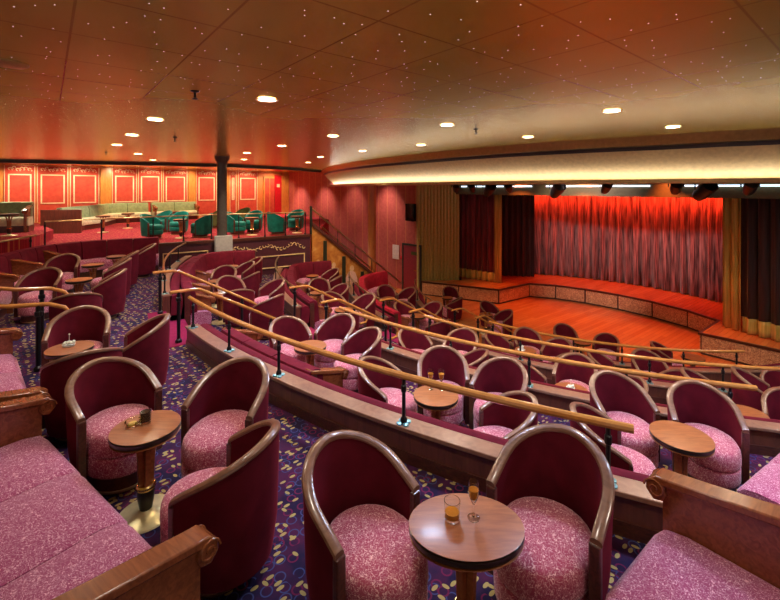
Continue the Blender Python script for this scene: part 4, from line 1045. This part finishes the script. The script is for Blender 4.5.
# ------------------------------------------------------------------ ceiling fittings
DL = [(267, 99.5, 'largest, above the left of the room'), (155, 119.5, 'second largest at left'), (132, 135, 'third in the left line'), (117, 145, 'leftmost of the left line'), (138, 154, 'fifth in the left line'),
      (153, 160, 'sixth in the left line'), (247, 153, 'above the grey column, nearest'), (244, 159.5, 'above the grey column, second'), (282, 146, 'right of the grey column'), (333, 136, 'left of the fascia tip'),
      (362.5, 151, 'close to the fascia tip'), (320.5, 157, 'above the salmon wall, nearest'), (308, 162.5, 'above the salmon wall, further'), (421, 145, 'close to the fascia, first of four'), (447, 125, 'close to the fascia, second of four'),
      (528, 137, 'close to the fascia, third of four'), (612, 111, 'brightest, above the fascia at right'), (673, 127, 'close to the fascia at far right')]
def downlight(x, y, lab, power=0, col=(1, .8, .55), ang=140, r=.1):
    e = thing('downlight', 'round recessed ceiling light, ' + lab, 'ceiling light', (x, y, CEIL - .004), group='recessed ceiling lights')
    MB().lathe([(r, 0), (r + .02, -.004), (r + .022, -.010), (r, -.012), (r - .004, -.006)], 24, cap=False).build('bezel', 'brass_rail', e)
    MB().lathe([(0, -.004), (r, -.004), (r, -.001), (0, -.001)], 24).build('lens', 'lamp_glow', e)
    if power: spot((x, y, CEIL - .03), power, col, ang)
def spot(loc, power, col, ang=140, target=None, blend=.6, rad=.16):
    l = bpy.data.lights.new('lamp', 'SPOT'); l.energy = power; l.color = col; l.spot_size = R_(ang); l.spot_blend = blend; l.shadow_soft_size = rad
    o = bpy.data.objects.new('lamp', l); COL.objects.link(o); o.location = loc
    if target is not None: o.rotation_euler = (Vector(target) - Vector(loc)).to_track_quat('-Z', 'Y').to_euler()
    return o
WARM = (1, .74, .46); NEUT = (1, .88, .74); COOL = (.60, .72, 1.0)
for u, v, lab in DL:
    x, y = at(u, v, CEIL - .004); downlight(x, y, lab, 75, WARM)
for k, (u, v) in enumerate(((195, 91), (175, 137), (106, 152), (476, 129))):
    x, y = at(u, v, CEIL)
    o = MB().lathe([(0, -.09), (.03, -.085), (.03, -.078), (.012, -.07), (.012, -.02), (.04, -.01), (.045, 0), (0, 0)], 14).build('sprinkler', 'black_metal'); o.location = (x, y, CEIL)
    tag(o, 'small dark ceiling sprinkler, ' + ('nearest at left', 'middle of the left ones', 'furthest at left', 'near the fascia')[k], 'sprinkler', 'ceiling sprinklers')
x, y = at(8, 63, CEIL); o = MB().lathe([(0, -.02), (.11, -.02), (.13, -.008), (.13, 0), (0, 0)], 24).build('ceiling_speaker', 'gold_ceiling'); o.location = (x, y, CEIL); tag(o, 'round flush ceiling speaker at the top left', 'speaker')
# added lamp rows light the seating without fittings; some hidden past the fascia
for a in range(205, 292, 9):
    for r, pw, cl in ((14.6, 60, NEUT), (12.0, 190, COOL), (9.5, 85, NEUT), (7.2, 85, NEUT)):
        x, y = pol(r, a + (4 if r in (12.0, 7.2) else 0))
        if y < -.5 or x > 12 or min(hypot(x - q[0], y - q[1]) for q in fp) < .75: continue
        spot((x, y, CEIL - .03), pw, cl, 130)
# wall washers of the lounge
for i in range(9):
    s = LWL * (i + .6) / 9.4; p = WM @ Vector((s, -1.1, 0)); q = WM @ Vector((s, 0, 0))
    spot((p.x, p.y, CEIL - .05), 130, (1, .70, .42), 130, (q.x, q.y, 1.4))
for s in (1.6, 4.2, 6.8, 9.4): 
    p = SWM @ Vector((s, -1.0, 0)); q = SWM @ Vector((s, -.1, 0)); spot((p.x, p.y, CEIL - .05), 320, (1, .66, .54), 80, (q.x, q.y, -.8), .9)
for (u, y, pw) in ((20, 13.5, 160), (70, 15.0, 160), (110, 16.4, 170), (150, 17.6, 170), (185, 18.6, 170), (150, 14.2, 150), (190, 14.6, 150), (245, 16.2, 160), (280, 16.5, 150), (100, 13.0, 120), (250, 20.0, 150)):  # added spots to brighten the lounge sofas, chairs and floor, without fittings
    spot(((u - U0) / F * y, y, CEIL - .03), pw, (1, .84, .66), 130)
for (x, y, tx_, ty_, tz_) in ((-1.6, 13.6, -2.0, 15.4, -.2), (-.3, 14.2, -.5, 16.2, -1.0), (-4.3, 12.2, -4.6, 13.8, .2)):  # added spots that brighten the painted stair side and the lounge parapet
    spot((x, y, CEIL - .05), 260, (1, .78, .52), 70, (tx_, ty_, tz_), .8)
# stage wash: red lamps over the curtain and floor
for i in range(12):
    a = -10.8 + i * .75; bb = 17.9 + 1.55 * (1 - ((a + 6.65) / 4.55) ** 2)
    spot((*ab(a, bb - .42), 2.55), 75, (1, .05, .012), 150, (*ab(a, bb - .1), .2), 1.0, .04)
for (a, b, pw, cl) in ((-9, 14.2, 480, (1, .20, .05)), (-6.5, 14.2, 480, (1, .26, .07)), (-4, 14.2, 480, (1, .20, .05))):
    spot((*ab(a, b), 3.1), pw, cl, 66, (*ab(a, b + .5), STZ), .8)
spot((*ab(-6.6, 11.0), 3.15), 700, (1, .78, .72), 62, (*ab(-6.6, 19), -.6), .8)

# ------------------------------------------------------------------ world and view
w = bpy.data.worlds.new('world'); SC.world = w; w.use_nodes = True
w.node_tree.nodes['Background'].inputs['Color'].default_value = (1, .86, .78, 1); w.node_tree.nodes['Background'].inputs['Strength'].default_value = .25
vs_ = SC.view_settings; vs_.view_transform = 'Standard'; vs_.look = 'None'; vs_.gamma = 1; vs_.use_curve_mapping = False; vs_.exposure = 0.62
